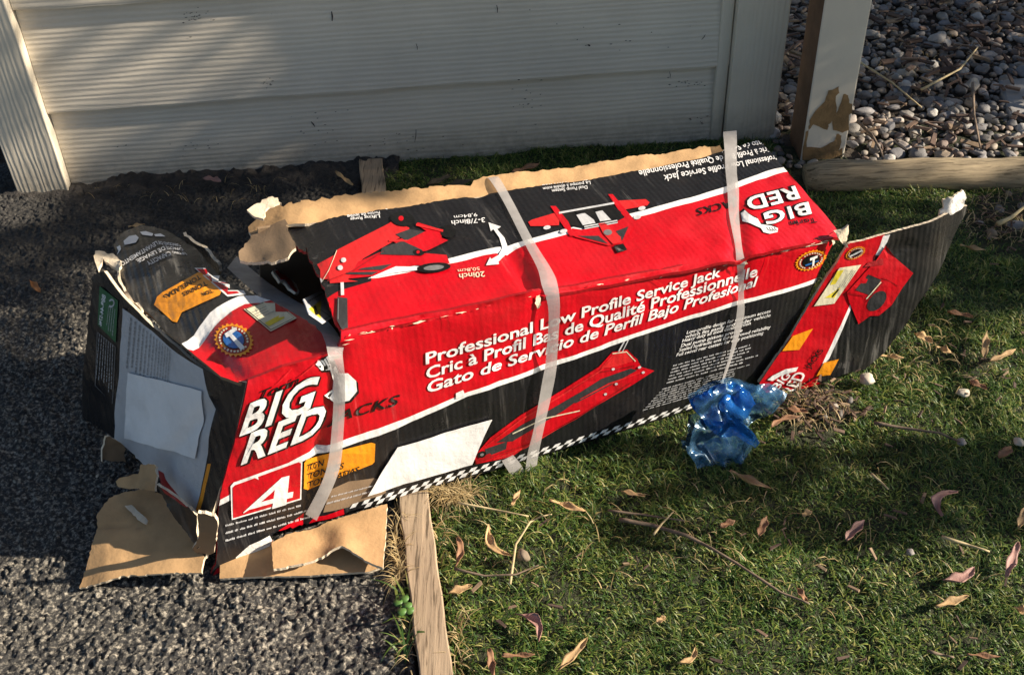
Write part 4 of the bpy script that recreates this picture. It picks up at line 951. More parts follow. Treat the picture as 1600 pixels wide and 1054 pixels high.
P5 = plane(gp(345, 905, .006), gp(600, 892, .006), gp(420, 850, .012))
f3 = sheet('bottom_flap', Z3([(58, 1012), (60, 960), (130, 930), (250, 870), (400, 860), (640, 900), (700, 965), (640, 985), (400, 1000), (240, 1003)]), P5, KRAFT, box, (), 10, lambda p, P: .0015*fbm(P, 14, 93), .004, TORN, KRAFT_D, .4)
tag(f3.obj, 'lower brown flap lying flat on the asphalt')
# inner folded board showing at the torn end
P6 = plane(gp(300, 860, .03), gp(340, 850, .05), gp(330, 810, .11))
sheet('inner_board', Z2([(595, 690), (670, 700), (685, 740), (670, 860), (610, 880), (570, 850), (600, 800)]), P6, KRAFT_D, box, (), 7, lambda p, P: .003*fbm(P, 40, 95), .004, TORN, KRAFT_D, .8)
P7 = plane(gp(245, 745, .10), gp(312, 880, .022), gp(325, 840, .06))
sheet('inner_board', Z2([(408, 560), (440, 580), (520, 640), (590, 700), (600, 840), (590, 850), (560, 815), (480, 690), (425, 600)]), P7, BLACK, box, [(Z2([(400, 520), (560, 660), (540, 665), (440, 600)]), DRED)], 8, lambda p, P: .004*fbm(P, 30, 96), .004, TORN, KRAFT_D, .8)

# ================================================================== STRAPS
def ribbon(name, rows, label, panels, thick=.0005):
    """rows: (left px, right px, target, lift); target = panel, plane or 3D pair"""
    L = []; R = []
    for (a, b, tg, lift) in rows:
        o = []
        for p in (a, b):
            if isinstance(tg, tuple): c = V(hit(p, tg)+tg[1]*lift)
            else:
                c = cast(tg, p, lift)
                if c is None: c = V(hit(p, tg.pl)+tg.n*lift)
            o.append(c)
        L.append(o[0]); R.append(o[1])
    # smooth resample
    def cr(P, n=6):
        out = []
        for i in range(len(P)-1):
            p0 = P[max(i-1, 0)]; p1 = P[i]; p2 = P[i+1]; p3 = P[min(i+2, len(P)-1)]
            for k in range(n):
                t = k/n; out.append(.5*((2*p1)+(p2-p0)*t+(2*p0-5*p1+4*p2-p3)*t*t+(3*p1-p0-3*p2+p3)*t**3))
        return out+[P[-1]]
    L = cr(L); R = cr(R); W = 5; vs = []; n = len(L)
    nr = []
    for i in range(n):
        t = (L[min(i+1, n-1)]-L[max(i-1, 0)]); w = R[i]-L[i]; m = t.cross(w).normalized()
        if m.dot(V(CAMC)-L[i]) < 0: m = -m
        nr.append(m)
    for i in range(n):
        for k in range(W): u = k/(W-1); vs.append(L[i].lerp(R[i], u)+nr[i]*(.00015*math.sin(math.pi*u)))
    N = len(vs); vs += [vs[i]-nr[i//W]*thick for i in range(N)]
    fs = []
    for i in range(n-1):
        for k in range(W-1):
            a, b, c, d = i*W+k, i*W+k+1, (i+1)*W+k+1, (i+1)*W+k; fs.append((a, b, c, d)); fs.append((d+N, c+N, b+N, a+N))
        for k in (0, W-1): a, d = i*W+k, (i+1)*W+k; fs.append((a, d, d+N, a+N))
    for i in (0, n-1):
        for k in range(W-1): fs.append((i*W+k, i*W+k+1, i*W+k+1+N, i*W+k+N))
    o = mesh_obj(name, vs, fs, STRAP, None, False); bmx = bmesh.new(); bmx.from_mesh(o.data); bmesh.ops.recalc_face_normals(bmx, faces=bmx.faces); bmx.to_mesh(o.data); bmx.free()
    return tag(o, label, 'strap', 'plastic straps round the box')
Psg = plane(gp(362, 408, .185), hit((520, 545), Pf)+Pf[1]*.002, hit((540, 545), Pf)+Pf[1]*.002)
ribbon('plastic_strap', [((355, 418), (370, 400), Psg, 0), ((400, 458), (416, 439), Psg, .0), ((438, 482), (456, 466), Psg, .0), ((493, 514), (507, 500), Psg, .002), ((506, 535), (534, 540), Psg, .004), ((511, 552), (538, 552), front, .006), ((522, 592), (538, 596), front, .004), ((519, 667), (536, 667), front, .003), ((507, 735), (527, 735), front, .004), ((473, 799), (493, 807), front, .006)],
       'white plastic strap across the torn left end of the box, past the brand name', None)
ribbon('plastic_strap', [((759, 276), (775, 273), strip, -.004), ((764, 284), (780, 282), strip, .004), ((787, 319), (802, 319), top, .003), ((817, 378), (833, 378), top, .003), ((839, 422), (861, 425), top, .004), ((848, 450), (869, 450), top, .007), ((853, 478), (871, 474), front, .010), ((849, 555), (868, 541), front, .009), ((842, 594), (864, 582), front, .008), ((830, 665), (849, 650), front, .007), ((821, 707), (838, 707), front, .006), ((812, 758), (829, 755), (Pf[0], Pf[1]), .012)],
       'white plastic strap round the middle of the box, crossing the three-line slogan', None)
ribbon('plastic_strap', [((1128, 216), (1149, 214), (Pt[0], Pt[1]), .010), ((1131, 240), (1150, 240), top, .006), ((1133, 267), (1151, 274), top, .003), ((1136, 299), (1154, 299), top, .003), ((1138, 338), (1156, 338), top, .003), ((1146, 385), (1160, 385), top, .003), ((1148, 403), (1161, 402), front, .010), ((1146, 420), (1161, 420), front, .006), ((1149, 454), (1161, 454), front, .006), ((1147, 491), (1159, 489), front, .006), ((1137, 538), (1145, 533), front, .008), ((1124, 573), (1128, 575), front, .012), ((1110, 602), (1112, 605), front, .016), ((1095, 616), (1098, 617), front, .012)],
       'narrowing white plastic strap near the right end of the box, above the blue bag', None)
ribbon('strap_end', [((782, 716), (800, 707), front, .004), ((791, 730), (812, 722), front, .006), ((806, 752), (821, 744), (Pf[0], Pf[1]), .008), ((812, 760), (822, 758), (Pf[0], Pf[1]), .010)], 'short loose strap end sticking out under the box on the grass', None)

# ================================================================== BLUE BAG
ZG = lambda l: [(1000+x/5.27, 560+y/5.27) for x, y in l]
bag = empty('plastic_bag', gp(1150, 690), 'crumpled translucent blue plastic bag on the grass beside the box', 'bag')
Pb = plane(gp(1110, 700, .015), gp(1200, 690, .015), gp(1150, 600, .085))
def bag_disp(k, h):
    def f(p, P):
        r = abs(fbm(P, 26, k, 2))-.2; return h+.018*fbm(P, 15, k+3, 1)-.022*r+.0015*fbm(P, 90, k+5, 1)
    return f
up_o = ZG([(400, 330), (420, 300), (520, 260), (640, 190), (750, 165), (830, 180), (900, 205), (1080, 215), (1190, 270), (1140, 340), (1080, 420), (960, 490), (850, 545), (800, 530), (740, 500), (560, 470), (490, 470), (430, 400)])
lo_o = ZG([(560, 440), (430, 500), (395, 570), (385, 690), (345, 680), (360, 740), (430, 830), (465, 900), (560, 870), (640, 870), (740, 920), (800, 890), (860, 830), (930, 720), (945, 630), (900, 570), (820, 520), (740, 470), (640, 440)])
for nm, ol, k, h in (('upper_fold', up_o, 101, .012), ('upper_fold', up_o, 111, -.004), ('lower_fold', lo_o, 121, .008), ('lower_fold', lo_o, 131, -.006)):
    s_ = sheet(nm, ol, Pb, BAG, bag, (), 4.5, bag_disp(k, h), .0004, BAG, BAG, .6, k)
kn_o = ZG([(400, 335), (440, 300), (540, 255), (650, 200), (760, 185), (860, 240), (900, 330), (840, 420), (780, 480), (880, 560), (930, 640), (900, 690), (780, 620), (660, 640), (600, 600), (540, 540), (490, 470), (430, 400)])
sheet('gathered_knot', kn_o, Pb, BAGD, bag, (), 4, bag_disp(141, .014), .0004, BAGD, BAGD, .6, 5)
sheet('gathered_knot', kn_o, Pb, BAGD, bag, (), 4, bag_disp(151, .004), .0004, BAGD, BAGD, .6, 6)

# ================================================================== GRASS (uncountable)
def project(X, Y, Z):
    d = np.stack([X-CAMC[0], Y-CAMC[1], Z-CAMC[2]], -1)@ROT
    return CX+F_PX*d[..., 0]/d[..., 2], CY+F_PX*d[..., 1]/d[..., 2]
FOOT = [(fbl[0]+.035, fbl[1]+.03), (fbr[0]-.005, fbr[1]+.012), (tbr[0]+.0, tbr[1]-.01), (tbl[0]-.04, tbl[1]-.02)]
def in_poly_np(x, y, poly):
    c = np.zeros(x.shape, bool); j = len(poly)-1
    for i in range(len(poly)):
        xi, yi = poly[i]; xj, yj = poly[j]
        m = ((yi > y) != (yj > y)) & (x < (xj-xi)*(y-yi)/(yj-yi+1e-12)+xi); c ^= m; j = i
    return c
def blades(name, x, y, z, length, width, lean, mat, label, cat_kind='stuff', curl=1.0, rng=RNG):
    n = len(x); az = rng.uniform(0, 2*np.pi, n); K = 4; ts = np.linspace(0, 1, K+1)
    dirx, diry = np.cos(az), np.sin(az); sx, sy = -diry, dirx
    tw = rng.uniform(-1.1, 1.1, n); verts = np.zeros((n, 2*K+1, 3), np.float32)
    for k, t in enumerate(ts):
        ang = lean*(0.25+t*curl); h = length*t*np.cos(np.clip(ang*.8, 0, 2.2)); o = length*t*np.sin(np.clip(ang*.8, 0, 2.2))
        lat = tw*length*.25*t*t
        cx_ = x+dirx*o+sx*lat; cy_ = y+diry*o+sy*lat; cz_ = z+h
        w = width*(1-t**1.7)*.5
        if k < K:
            verts[:, 2*k, 0] = cx_-sx*w; verts[:, 2*k, 1] = cy_-sy*w; verts[:, 2*k, 2] = cz_
            verts[:, 2*k+1, 0] = cx_+sx*w; verts[:, 2*k+1, 1] = cy_+sy*w; verts[:, 2*k+1, 2] = cz_
        else: verts[:, 2*k, 0] = cx_; verts[:, 2*k, 1] = cy_; verts[:, 2*k, 2] = cz_
    B = (np.arange(n)*(2*K+1))[:, None]; tris = []
    for k in range(K-1): tris += [[2*k, 2*k+1, 2*k+3], [2*k, 2*k+3, 2*k+2]]
    tris += [[2*K-2, 2*K-1, 2*K]]
    T = np.concatenate([B+np.array(t)[None] for t in tris], 0)
    o = np_mesh(name, verts.reshape(-1, 3), T, mat); return tag(o, label, kind=cat_kind)
N = 560000
gx = RNG.uniform(-.24, 1.75, N); gy = RNG.uniform(.42, 1.79, N); gz = lawn_h(gx, gy)
u, v = project(gx, gy, gz)
wall_y = W0[1]+(gx-W0[0])*.06
keep = (u > -40) & (u < 2350) & (v < 1300) & (gx > board_x(gy, 1)+.002) & (gy < wall_y-.006) & ~in_poly_np(gx, gy, FOOT)
keep &= ~((gx > .50) & (gy > la[1]-.005))
bare = np.hypot((u-1270)/75, (v-645)/50) < 1+.5*(vnoise(gx, gy, 30, 31)-.5)
bare |= (np.hypot((u-1590)/85, (v-345)/50) < 1+.5*(vnoise(gx, gy, 30, 31)-.5))
keep &= ~(bare & (RNG.random(N) > .10))
dens = .34+1.7*vnoise(gx, gy, 22, 32)*vnoise(gx, gy, 70, 33)
keep &= RNG.random(N) < np.clip(dens, .15, 1)
gx, gy, gz = gx[keep], gy[keep], gz[keep]; n = len(gx)
ln = RNG.uniform(.006, .017, n)*(.7+.75*vnoise(gx, gy, 16, 34)); wd = RNG.uniform(.0010, .0021, n); le = RNG.uniform(.6, 2.9, n)
blades('grass', gx, gy, gz-.001, ln, wd, le, GRASS, 'short mossy green lawn grass')

def patch(cx_, cy_, rx, ry, n):
    a = RNG.uniform(0, 2*np.pi, n); r = np.sqrt(RNG.random(n)); return gxy(cx_+rx*r*np.cos(a), cy_+ry*r*np.sin(a))
def gxy(U, Vv):
    out = np.array([gp(a, b)[:2] for a, b in zip(U, Vv)]); return out[:, 0], out[:, 1]
sx_, sy_ = [], []
for (a, b, rx, ry, n) in ((708, 775, 35, 12, 260), (622, 830, 9, 40, 70), (624, 885, 8, 34, 130), (640, 1000, 7, 50, 40), (690, 830, 8, 60, 40), (716, 1000, 6, 60, 40), (1270, 640, 60, 38, 130), (1560, 345, 60, 40, 140), (1450, 560, 120, 60, 90), (1380, 60, 120, 60, 60), (1420, 110, 60, 40, 60), (950, 840, 250, 90, 70), (1300, 850, 260, 140, 70), (300, 300, 200, 18, 40)):
    X_, Y_ = patch(a, b, rx, ry, n); sx_.append(X_); sy_.append(Y_)
X_ = np.concatenate(sx_); Y_ = np.concatenate(sy_); n = len(X_)
blades('dry_grass', X_, Y_, np.full(n, .002), RNG.uniform(.012, .038, n), RNG.uniform(.0008, .0015, n), RNG.uniform(1.0, 2.3, n), STRAWI, 'thin dry straw stalks scattered along the board and over the lawn')
wx_, wy_ = gxy(RNG.uniform(622, 640, 26), RNG.uniform(925, 1050, 26))
blades('weeds', wx_, wy_, np.full(26, .0), RNG.uniform(.02, .045, 26), RNG.uniform(.002, .004, 26), RNG.uniform(.6, 1.6, 26), GRASS, 'small green weeds sprouting between asphalt and board')

# ================================================================== GRAVEL BED
flat('gravel_bed', [(.47, 1.66), (6, 1.66), (6, 9), (-.85, 9), (-.85, 1.80), (.47, 1.86)], -.006, SOIL, 'bed of grey and brown pebbles behind the timber')
GB = bpy.data.objects['gravel_bed']
def ico(sub, seed, ax):
    b = bmesh.new(); bmesh.ops.create_icosphere(b, subdivisions=sub, radius=1); r = random.Random(seed); o = Vector((r.uniform(0, 50), r.uniform(0, 50), 0))
    for v_ in b.verts:
        k = 1+.34*noise.noise(v_.co*1.1+o)+.14*noise.noise(v_.co*2.6+o); v_.co = Vector((v_.co.x*k*ax[0], v_.co.y*k*ax[1], v_.co.z*k*ax[2]))
    vs = np.array([v_.co[:] for v_ in b.verts]); fs = np.array([[q.index for q in f.verts] for f in b.faces]); b.free(); return vs, fs
AX = [(1, .8, .55), (1.1, .65, .5), (.95, .9, .65), (1.25, .7, .45), (1, .75, .7), (1.15, .85, .4)]
hi = [ico(3, 40+k, AX[k % 6]) for k in range(10)]; lo = [ico(2, 60+k, AX[k % 6]) for k in range(8)]
hi_me = []
PEB = []
for k, c in enumerate([(.21, .195, .175), (.31, .285, .245), (.15, .145, .145), (.36, .31, .27), (.20, .15, .125), (.16, .155, .16), (.30, .24, .18), (.09, .09, .10), (.42, .40, .37), (.22, .21, .21)]):
    PEB.append(simple('pebble_stone_%d' % k, c, .65, .22, 60, .35, .002, 160))
for k, (vs, fs) in enumerate(hi):
    me = bpy.data.meshes.new('pebble'); me.from_pydata(vs.tolist(), [], fs.tolist()); me.materials.append(PEB[k]); me.polygons.foreach_set('use_smooth', [True]*len(me.polygons)); hi_me.append(me)
cand = []
rr = np.random.default_rng(5); tries = 0
grid_ = {}
def free(x, y, r):
    i, j = int(x/.04), int(y/.04)
    for a in (-1, 0, 1):
        for b in (-1, 0, 1):
            for (X2, Y2, r2) in grid_.get((i+a, j+b), ()):
                if (x-X2)**2+(y-Y2)**2 < (.68*(r+r2))**2: return False
    grid_.setdefault((i, j), []).append((x, y, r)); return True
for r0, cnt in ((.0165, 220), (.0125, 1500), (.0092, 3600), (.0066, 5200)):
    cnt = int(cnt*1.5); xs = rr.uniform(.40, 1.95, cnt); ys = rr.uniform(1.655, 2.95, cnt); rs = r0*rr.uniform(.8, 1.2, cnt)
    U, Vv = project(xs, ys, np.zeros(cnt))
    for x, y, r, a, b in zip(xs, ys, rs, U, Vv):
        if not (1195 < a < 1980 and -60 < b < 300): continue
        if x < .475+r and y < 1.83: continue
        if y < la[1]+.035+r and x > .52: continue
        if px0-.01-r < x < px1+.01+r and py0-.008-r < y < py1+.01+r: continue
        if in_poly_np(np.array([x]), np.array([y]), [(p[0], p[1]) for p in pv])[0]: continue
        if free(x, y, r): cand.append((x, y, r, b))
# a few strays on the lawn side of the timber
for a, b, r in ((1560, 330, .010), (1530, 350, .007), (1585, 355, .012), (1595, 325, .008), (1545, 372, .006), (1575, 305, .007), (1300, 638, .009), (1312, 648, .008), (1286, 652, .007), (1327, 628, .006), (1262, 630, .006), (1245, 655, .005)):
    p = gp(a, b); cand.append((p[0], p[1], r, 240))
cand.sort(key=lambda c: (project(np.array(c[0]), np.array(c[1]), np.array(0.))[0] > 1620, -c[2]/(3.2-c[3]/400)))
vs_all, fs_all, off = [], [], 0
for k, (x, y, r, b) in enumerate(cand):
    rot = Matrix.Rotation(rr.uniform(0, 6.28), 3, 'Z')@Matrix.Rotation(rr.uniform(-.5, .5), 3, 'X'); z = r*rr.uniform(.15, .55)
    if k < 300:
        o = bpy.data.objects.new('pebble', hi_me[int(rr.integers(0, 10))]); COL.objects.link(o)
        M4 = rot.to_4x4(); M4.translation = (x, y, z); o.matrix_world = M4@Matrix.Scale(r*.95, 4); o.parent = GB
    else:
        vs, fs = lo[int(rr.integers(0, 8))]; w = vs*r*.95@np.array(rot).T+[x, y, z]; vs_all.append(w); fs_all.append(fs+off); off += len(vs)
pb = np_mesh('small_pebbles', np.concatenate(vs_all), np.concatenate(fs_all), STONE); pb['kind'] = 'stuff'; pb.parent = GB
# bark chips and mulch lying among the stones and on the lawn
def chips(name, spots, label, lmin, lmax, z0, parent=None):
    vs_all, fs_all, off = [], [], 0
    box_f = np.array([[0, 1, 2, 3], [7, 6, 5, 4], [0, 4, 5, 1], [1, 5, 6, 2], [2, 6, 7, 3], [3, 7, 4, 0]])
    for (x, y) in spots:
        l = rr.uniform(lmin, lmax); w = l*rr.uniform(.18, .5); t = l*rr.uniform(.05, .14); a = rr.uniform(0, 6.28)
        q = np.array([[-1, -.6, 0], [1, -rr.uniform(.2, .9), 0], [rr.uniform(.7, 1.1), rr.uniform(.2, .9), 0], [-rr.uniform(.7, 1.1), .7, 0]])*[l/2, w/2, 1]
        q = np.concatenate([q+[0, 0, -t/2], q*[.9, .85, 1]+[0, 0, t/2]]); R3 = np.array(Matrix.Rotation(a, 3, 'Z')@Matrix.Rotation(rr.uniform(-.45, .45), 3, 'X')@Matrix.Rotation(rr.uniform(-.35, .35), 3, 'Y'))
        vs_all.append(q@R3.T+[x, y, z0+rr.uniform(0, .010)]); fs_all.append(box_f+off); off += 8
    o = np_mesh(name, np.concatenate(vs_all), np.concatenate(fs_all), CHIP, False); tag(o, label, kind='stuff')
    if parent: o.parent = parent
    return o
sp = []
while len(sp) < 560:
    x, y = rr.uniform(.48, 1.4), rr.uniform(1.66, 2.9); a, b = project(np.array(x), np.array(y), np.array(0.))
    if 1200 < a < 1640 and -60 < b < 300 and not (y < la[1]+.05 and x > .5) and not (px0-.02 < x < px1+.02 and py0-.02 < y < py1+.02) and not (x < .49 and y < 1.83): sp.append((x, y))
chips('bark_chips', sp, 'brown bark chips and bits of wood among the pebbles', .010, .042, .012)
sp = [gp(rr.normal(1275, 38), rr.normal(642, 22))[:2] for _ in range(130)]+[gp(rr.normal(1575, 38), rr.normal(345, 24))[:2] for _ in range(120)]+[gp(rr.normal(1460, 90), rr.normal(575, 50))[:2] for _ in range(50)]+[gp(rr.uniform(740, 1600), rr.uniform(780, 1050))[:2] for _ in range(45)]
sp = [p for p in sp if not inside((p[0], p[1]), FOOT) and not (p[1] > la[1]-.01 and p[0] > .5)]
chips('wood_litter', sp, 'small brown bark crumbs and leaf bits strewn on the lawn', .004, .018, .004)

# ================================================================== LEAVES, TWIGS AND STONES LYING ABOUT
LM = {'tan': simple('leaf_tan', (.44, .29, .14), .7, .3, 60, .4, .002, 160), 'brown': simple('leaf_brown', (.26, .135, .07), .7, .35, 60, .4, .002, 160),
      'pink': simple('leaf_pink', (.34, .19, .16), .65, .25, 60, .4, .002, 160), 'dark': simple('leaf_dark', (.11, .085, .05), .8, .35, 60, .4, .002, 160), 'orange': simple('leaf_orange', (.42, .17, .05), .7, .3, 60, .4, .002, 160)}
def leaf(p0, p1, wpx, col, label, bow=0.0, curl=.6, z=.013, cat='leaf', name='dry_leaf', twist=.6, group=None, seed=None):
    a, b = gp(*p0, z), gp(*p1, z); c = (a+b)/2; d = b-a; L = np.linalg.norm(d); d /= L; s = np.array([-d[1], d[0], 0]); mppx = np.linalg.norm(gp(p0[0]+1, p0[1], z)-a)
    W = wpx*mppx*1.25; r = random.Random(seed if seed is not None else hash(label) % 9999 if False else int(p0[0]*7+p0[1])); NL, NW = 10, 4; vs = []
    ph = r.uniform(0, 6)
    for i in range(NL+1):
        t = i/NL; w = W*.5*(math.sin(math.pi*min(1, .06+t*.92))**.75)*(1+.18*math.sin(t*14+ph)); tw = twist*(t-.5)+r.uniform(-.06, .06)
        for j in range(NW+1):
            q = j/NW*2-1; lat = q*w*math.cos(curl*abs(q)); up = w*abs(q)**1.5*curl*.9+abs(bow)*.0+.0015*math.sin(t*9+q*2+ph)
            lat2 = lat*math.cos(tw)-up*math.sin(tw); up2 = lat*math.sin(tw)+up*math.cos(tw)
            P_ = d*(L*(t-.5))+s*(lat2+bow*L*(1-(2*t-1)**2))+np.array([0, 0, up2+.25*L*curl*.35*(2*t-1)**2])
            vs.append(P_)
    fs = [(i*(NW+1)+j, (i+1)*(NW+1)+j, (i+1)*(NW+1)+j+1, i*(NW+1)+j+1) for i in range(NL) for j in range(NW)]
    N_ = len(vs); vs2 = vs+[p-np.array([0, 0, .0007]) for p in vs]; fs2 = fs+[tuple(k+N_ for k in reversed(f)) for f in fs]
    rim = [j for j in range(NW+1)]+[i*(NW+1)+NW for i in range(1, NL+1)]+[NL*(NW+1)+j for j in range(NW-1, -1, -1)]+[i*(NW+1) for i in range(NL-1, 0, -1)]
    fs2 += [(rim[k], rim[(k+1) % len(rim)], rim[(k+1) % len(rim)]+N_, rim[k]+N_) for k in range(len(rim))]
    o = mesh_obj(name, vs2, fs2, LM[col], None, True); o.location = V(c); return tag(o, label, cat, group)
G1 = 'fallen leaves on the lawn'; G2 = 'bark strips on the lawn'
def bk(p0, p1, w, col, label, **k): return leaf(p0, p1, w, col, label, name='bark_strip', cat='bark', group=G2, **k)
def lf(p0, p1, w, col, label, **k): return leaf(p0, p1, w, col, label, group=G1, **k)
bk((970, 768), (1008, 775), 8, 'tan', 'short tan bark strip on the grass right of the hanging strap')
bk((858, 783), (916, 800), 11, 'tan', 'long tan bark strip on the grass just below the hanging strap end')
lf((800, 790), (812, 766), 8, 'tan', 'small curled tan leaf directly below the hanging strap end')
lf((764, 822), (800, 870), 13, 'tan', 'bent tan leaf beside the round brown stone and upright stem', bow=-.22)
lf((714, 840), (712, 886), 11, 'brown', 'twisted brown leaf close to the edging board, upper of two', bow=.12)
lf((700, 928), (738, 915), 13, 'tan', 'pale tan leaf touching the right side of the edging board')
lf((806, 962), (842, 1003), 17, 'pink', 'crescent-shaped reddish leaf near the bottom of the lawn', bow=.30, curl=.8)
bk((764, 1014), (772, 1058), 12, 'brown', 'upright brown bark strip at the bottom edge of the picture near the board')
bk((784, 1025), (836, 1023), 8, 'brown', 'level brown bark strip at the bottom beside the upright one')
bk((872, 1050), (918, 998), 13, 'tan', 'slanting yellow-tan bark strip at the bottom of the lawn')
lf((1058, 1036), (1086, 1008), 9, 'tan', 'small hooked tan leaf at the bottom middle of the lawn', bow=-.25)
lf((1026, 972), (1040, 964), 10, 'tan', 'tiny pale leaf alone in the lower middle of the lawn')
bk((1140, 739), (1204, 766), 13, 'tan', 'thick tan bark strip right under the blue bag', curl=.9)
lf((1126, 824), (1148, 814), 12, 'brown', 'small brown leaf above the long twig, left of the star-shaped one')
lf((1186, 838), (1198, 808), 13, 'brown', 'pointed brown leaf standing in the grass below the blue bag')
lf((1254, 806), (1268, 798), 11, 'tan', 'small square tan leaf fragment in the shaded grass below the bag')
lf((1322, 846), (1349, 815), 19, 'pink', 'folded triangular pink-brown leaf in the middle of the shaded grass', curl=.9)
lf((1472, 808), (1496, 770), 15, 'pink', 'hook-shaped pink-grey leaf in the shaded grass at right', bow=.34)
lf((1474, 908), (1522, 888), 17, 'pink', 'jagged pinkish leaf at lower right above the tan strip', bow=-.12)
bk((1462, 950), (1512, 931), 13, 'tan', 'flat tan strip at lower right below the jagged pink leaf')
lf((1572, 904), (1590, 848), 14, 'pink', 'long upright pink leaf near the right edge')
lf((1592, 826), (1602, 792), 12, 'tan', 'tan leaf cut by the right edge above the long pink leaf')
lf((1584, 949), (1612, 962), 14, 'tan', 'tan leaf cut by the right edge low in the picture')
bk((1244, 917), (1262, 942), 9, 'brown', 'small brown strip at the end of the long twig')
bk((1510, 1023), (1562, 1026), 8, 'brown', 'brown bark strip at the bottom right corner')
lf((1428, 522), (1457, 536), 16, 'tan', 'oval tan leaf on sunlit grass next to the bent flap')
lf((1462, 543), (1486, 552), 13, 'tan', 'tan leaf on sunlit grass, right of the oval one')
bk((1370, 556), (1412, 560), 9, 'tan', 'tan strip on sunlit grass touching the foot of the flap')
bk((1537, 562), (1541, 520), 11, 'tan', 'upright pale chip in the sunlit grass at right')
lf((1512, 596), (1542, 608), 12, 'brown', 'brown leaf in sunlit grass right of the oval pebble')
lf((1546, 566), (1586, 548), 10, 'tan', 'long tan leaf in sunlit grass close to the right edge')
lf((1580, 700), (1560, 716), 14, 'brown', 'brown leaf at right in the band of half shade')
bk((1205, 668), (1248, 652), 10, 'brown', 'curved brown bark piece beside the blue bag', bow=.12)
lf((1228, 640), (1262, 644), 12, 'brown', 'flat brown leaf between the blue bag and the flap')
lf((1500, 384), (1540, 392), 8, 'tan', 'pale leaf on shaded grass below the timber at right', cat='leaf')
lf((1480, 488), (1520, 496), 10, 'brown', 'brown leaf in the shaded grass right of the flap tip')
lf((1560, 268), (1599, 250), 8, 'tan', 'pale chip lying against the timber at the right edge', z=.02)
lf((48, 440), (64, 458), 9, 'orange', 'small orange leaf on the asphalt left of the box', z=.004)
leaf((200, 354), (226, 350), 6, 'tan', 'flat yellowish wood chip on the asphalt behind the black end cap', z=.006, name='wood_chip', cat='chip', curl=.1, twist=.1)
lf((318, 280), (346, 284), 12, 'pink', 'dull pink leaf on the dark dirt at the wall foot', z=.02)
lf((666, 292), (704, 276), 12, 'dark', 'dark olive leaf behind the box, left of the middle strap', z=.012)
lf((690, 294), (740, 282), 11, 'dark', 'second dark olive leaf behind the box, next to the middle strap', z=.012)
lf((800, 272), (842, 258), 12, 'brown', 'brown leaf on dark grass behind the box, right of the middle strap', z=.012)
leaf((524, 268), (552, 290), 6, 'tan', 'pale stick lying on the dirt left of the edging board', z=.014, name='stick', cat='stick', curl=.2)

def twig(pts, r, label, mat=TWIGM, z=.016, name='twig', cat='twig'):
    P_ = []
    for i in range(len(pts)-1):
        for k in range(5):
            t = k/5; P_.append((pts[i][0]+(pts[i+1][0]-pts[i][0])*t, pts[i][1]+(pts[i+1][1]-pts[i][1])*t))
    P_.append(pts[-1]); n_ = len(P_)
    o = tube(name, [gp(a, b, (z if not isinstance(z, (list, tuple)) else z[0]+(z[1]-z[0])*i/(n_-1))+.002*math.sin(i*.9)) for i, (a, b) in enumerate(P_)], [r*(1-.55*i/n_) for i in range(n_)], mat, None, 7, 1, .25, 2)
    return tag(o, label, cat, 'twigs on the lawn')
twig([(968, 811), (1019, 820), (1072, 836), (1112, 856), (1150, 879), (1220, 925), (1264, 942)], .0027, 'long curved grey-brown twig across the middle of the lawn', z=.014)
twig([(950, 797), (1000, 803), (1070, 813)], .0018, 'thin twig lying just above the long curved twig')
twig([(797, 912), (806, 850), (828, 815), (846, 806), (862, 803)], .0016, 'thin pale stem arching over the round brown stone', STRAWM, (.012, .035))
twig([(710, 888), (757, 899), (806, 897), (842, 882)], .0016, 'thin brown twig curving below the round brown stone')
twig([(1021, 835), (1034, 818), (1052, 799)], .0015, 'short straw stalk crossing the long curved twig', STRAWM, .022)
twig([(1366, 660), (1410, 668), (1468, 676), (1500, 690)], .0024, 'dark fallen twig between the blue bag and the right edge', z=.014)
twig([(1472, 838), (1510, 850), (1546, 861)], .0022, 'pale straight stalk below the hook-shaped pink leaf', STRAWM)
twig([(1362, 740), (1376, 752), (1388, 764)], .0018, 'short pale stalk in the half shade above the folded pink leaf', STRAWM)
twig([(1450, 1016), (1470, 1022), (1490, 1026)], .0020, 'short brown stalk at the bottom right, left of the bark strip')
twig([(716, 785), (770, 795), (826, 806)], .0016, 'straw stalk running from the dry tuft by the edging board', STRAWM)
twig([(1340, 190), (1362, 210), (1376, 235), (1382, 254)], .0030, 'dark crooked twig on the pebbles behind the timber', z=.028)
twig([(1520, 130), (1522, 180), (1532, 232)], .0030, 'dark upright twig on the pebbles beside the concrete slab', z=.03)
twig([(1440, 140), (1500, 108), (1528, 74)], .0026, 'long pale stick across the pebbles', STRAWM, .034)
twig([(1345, 98), (1395, 130), (1440, 168)], .0022, 'thin straw stalk across the pebbles behind the post', STRAWM, .032)
twig([(1558, 350), (1580, 340), (1602, 322)], .0045, 'pale split stick by the right edge below the timber', STRAWM, .018)

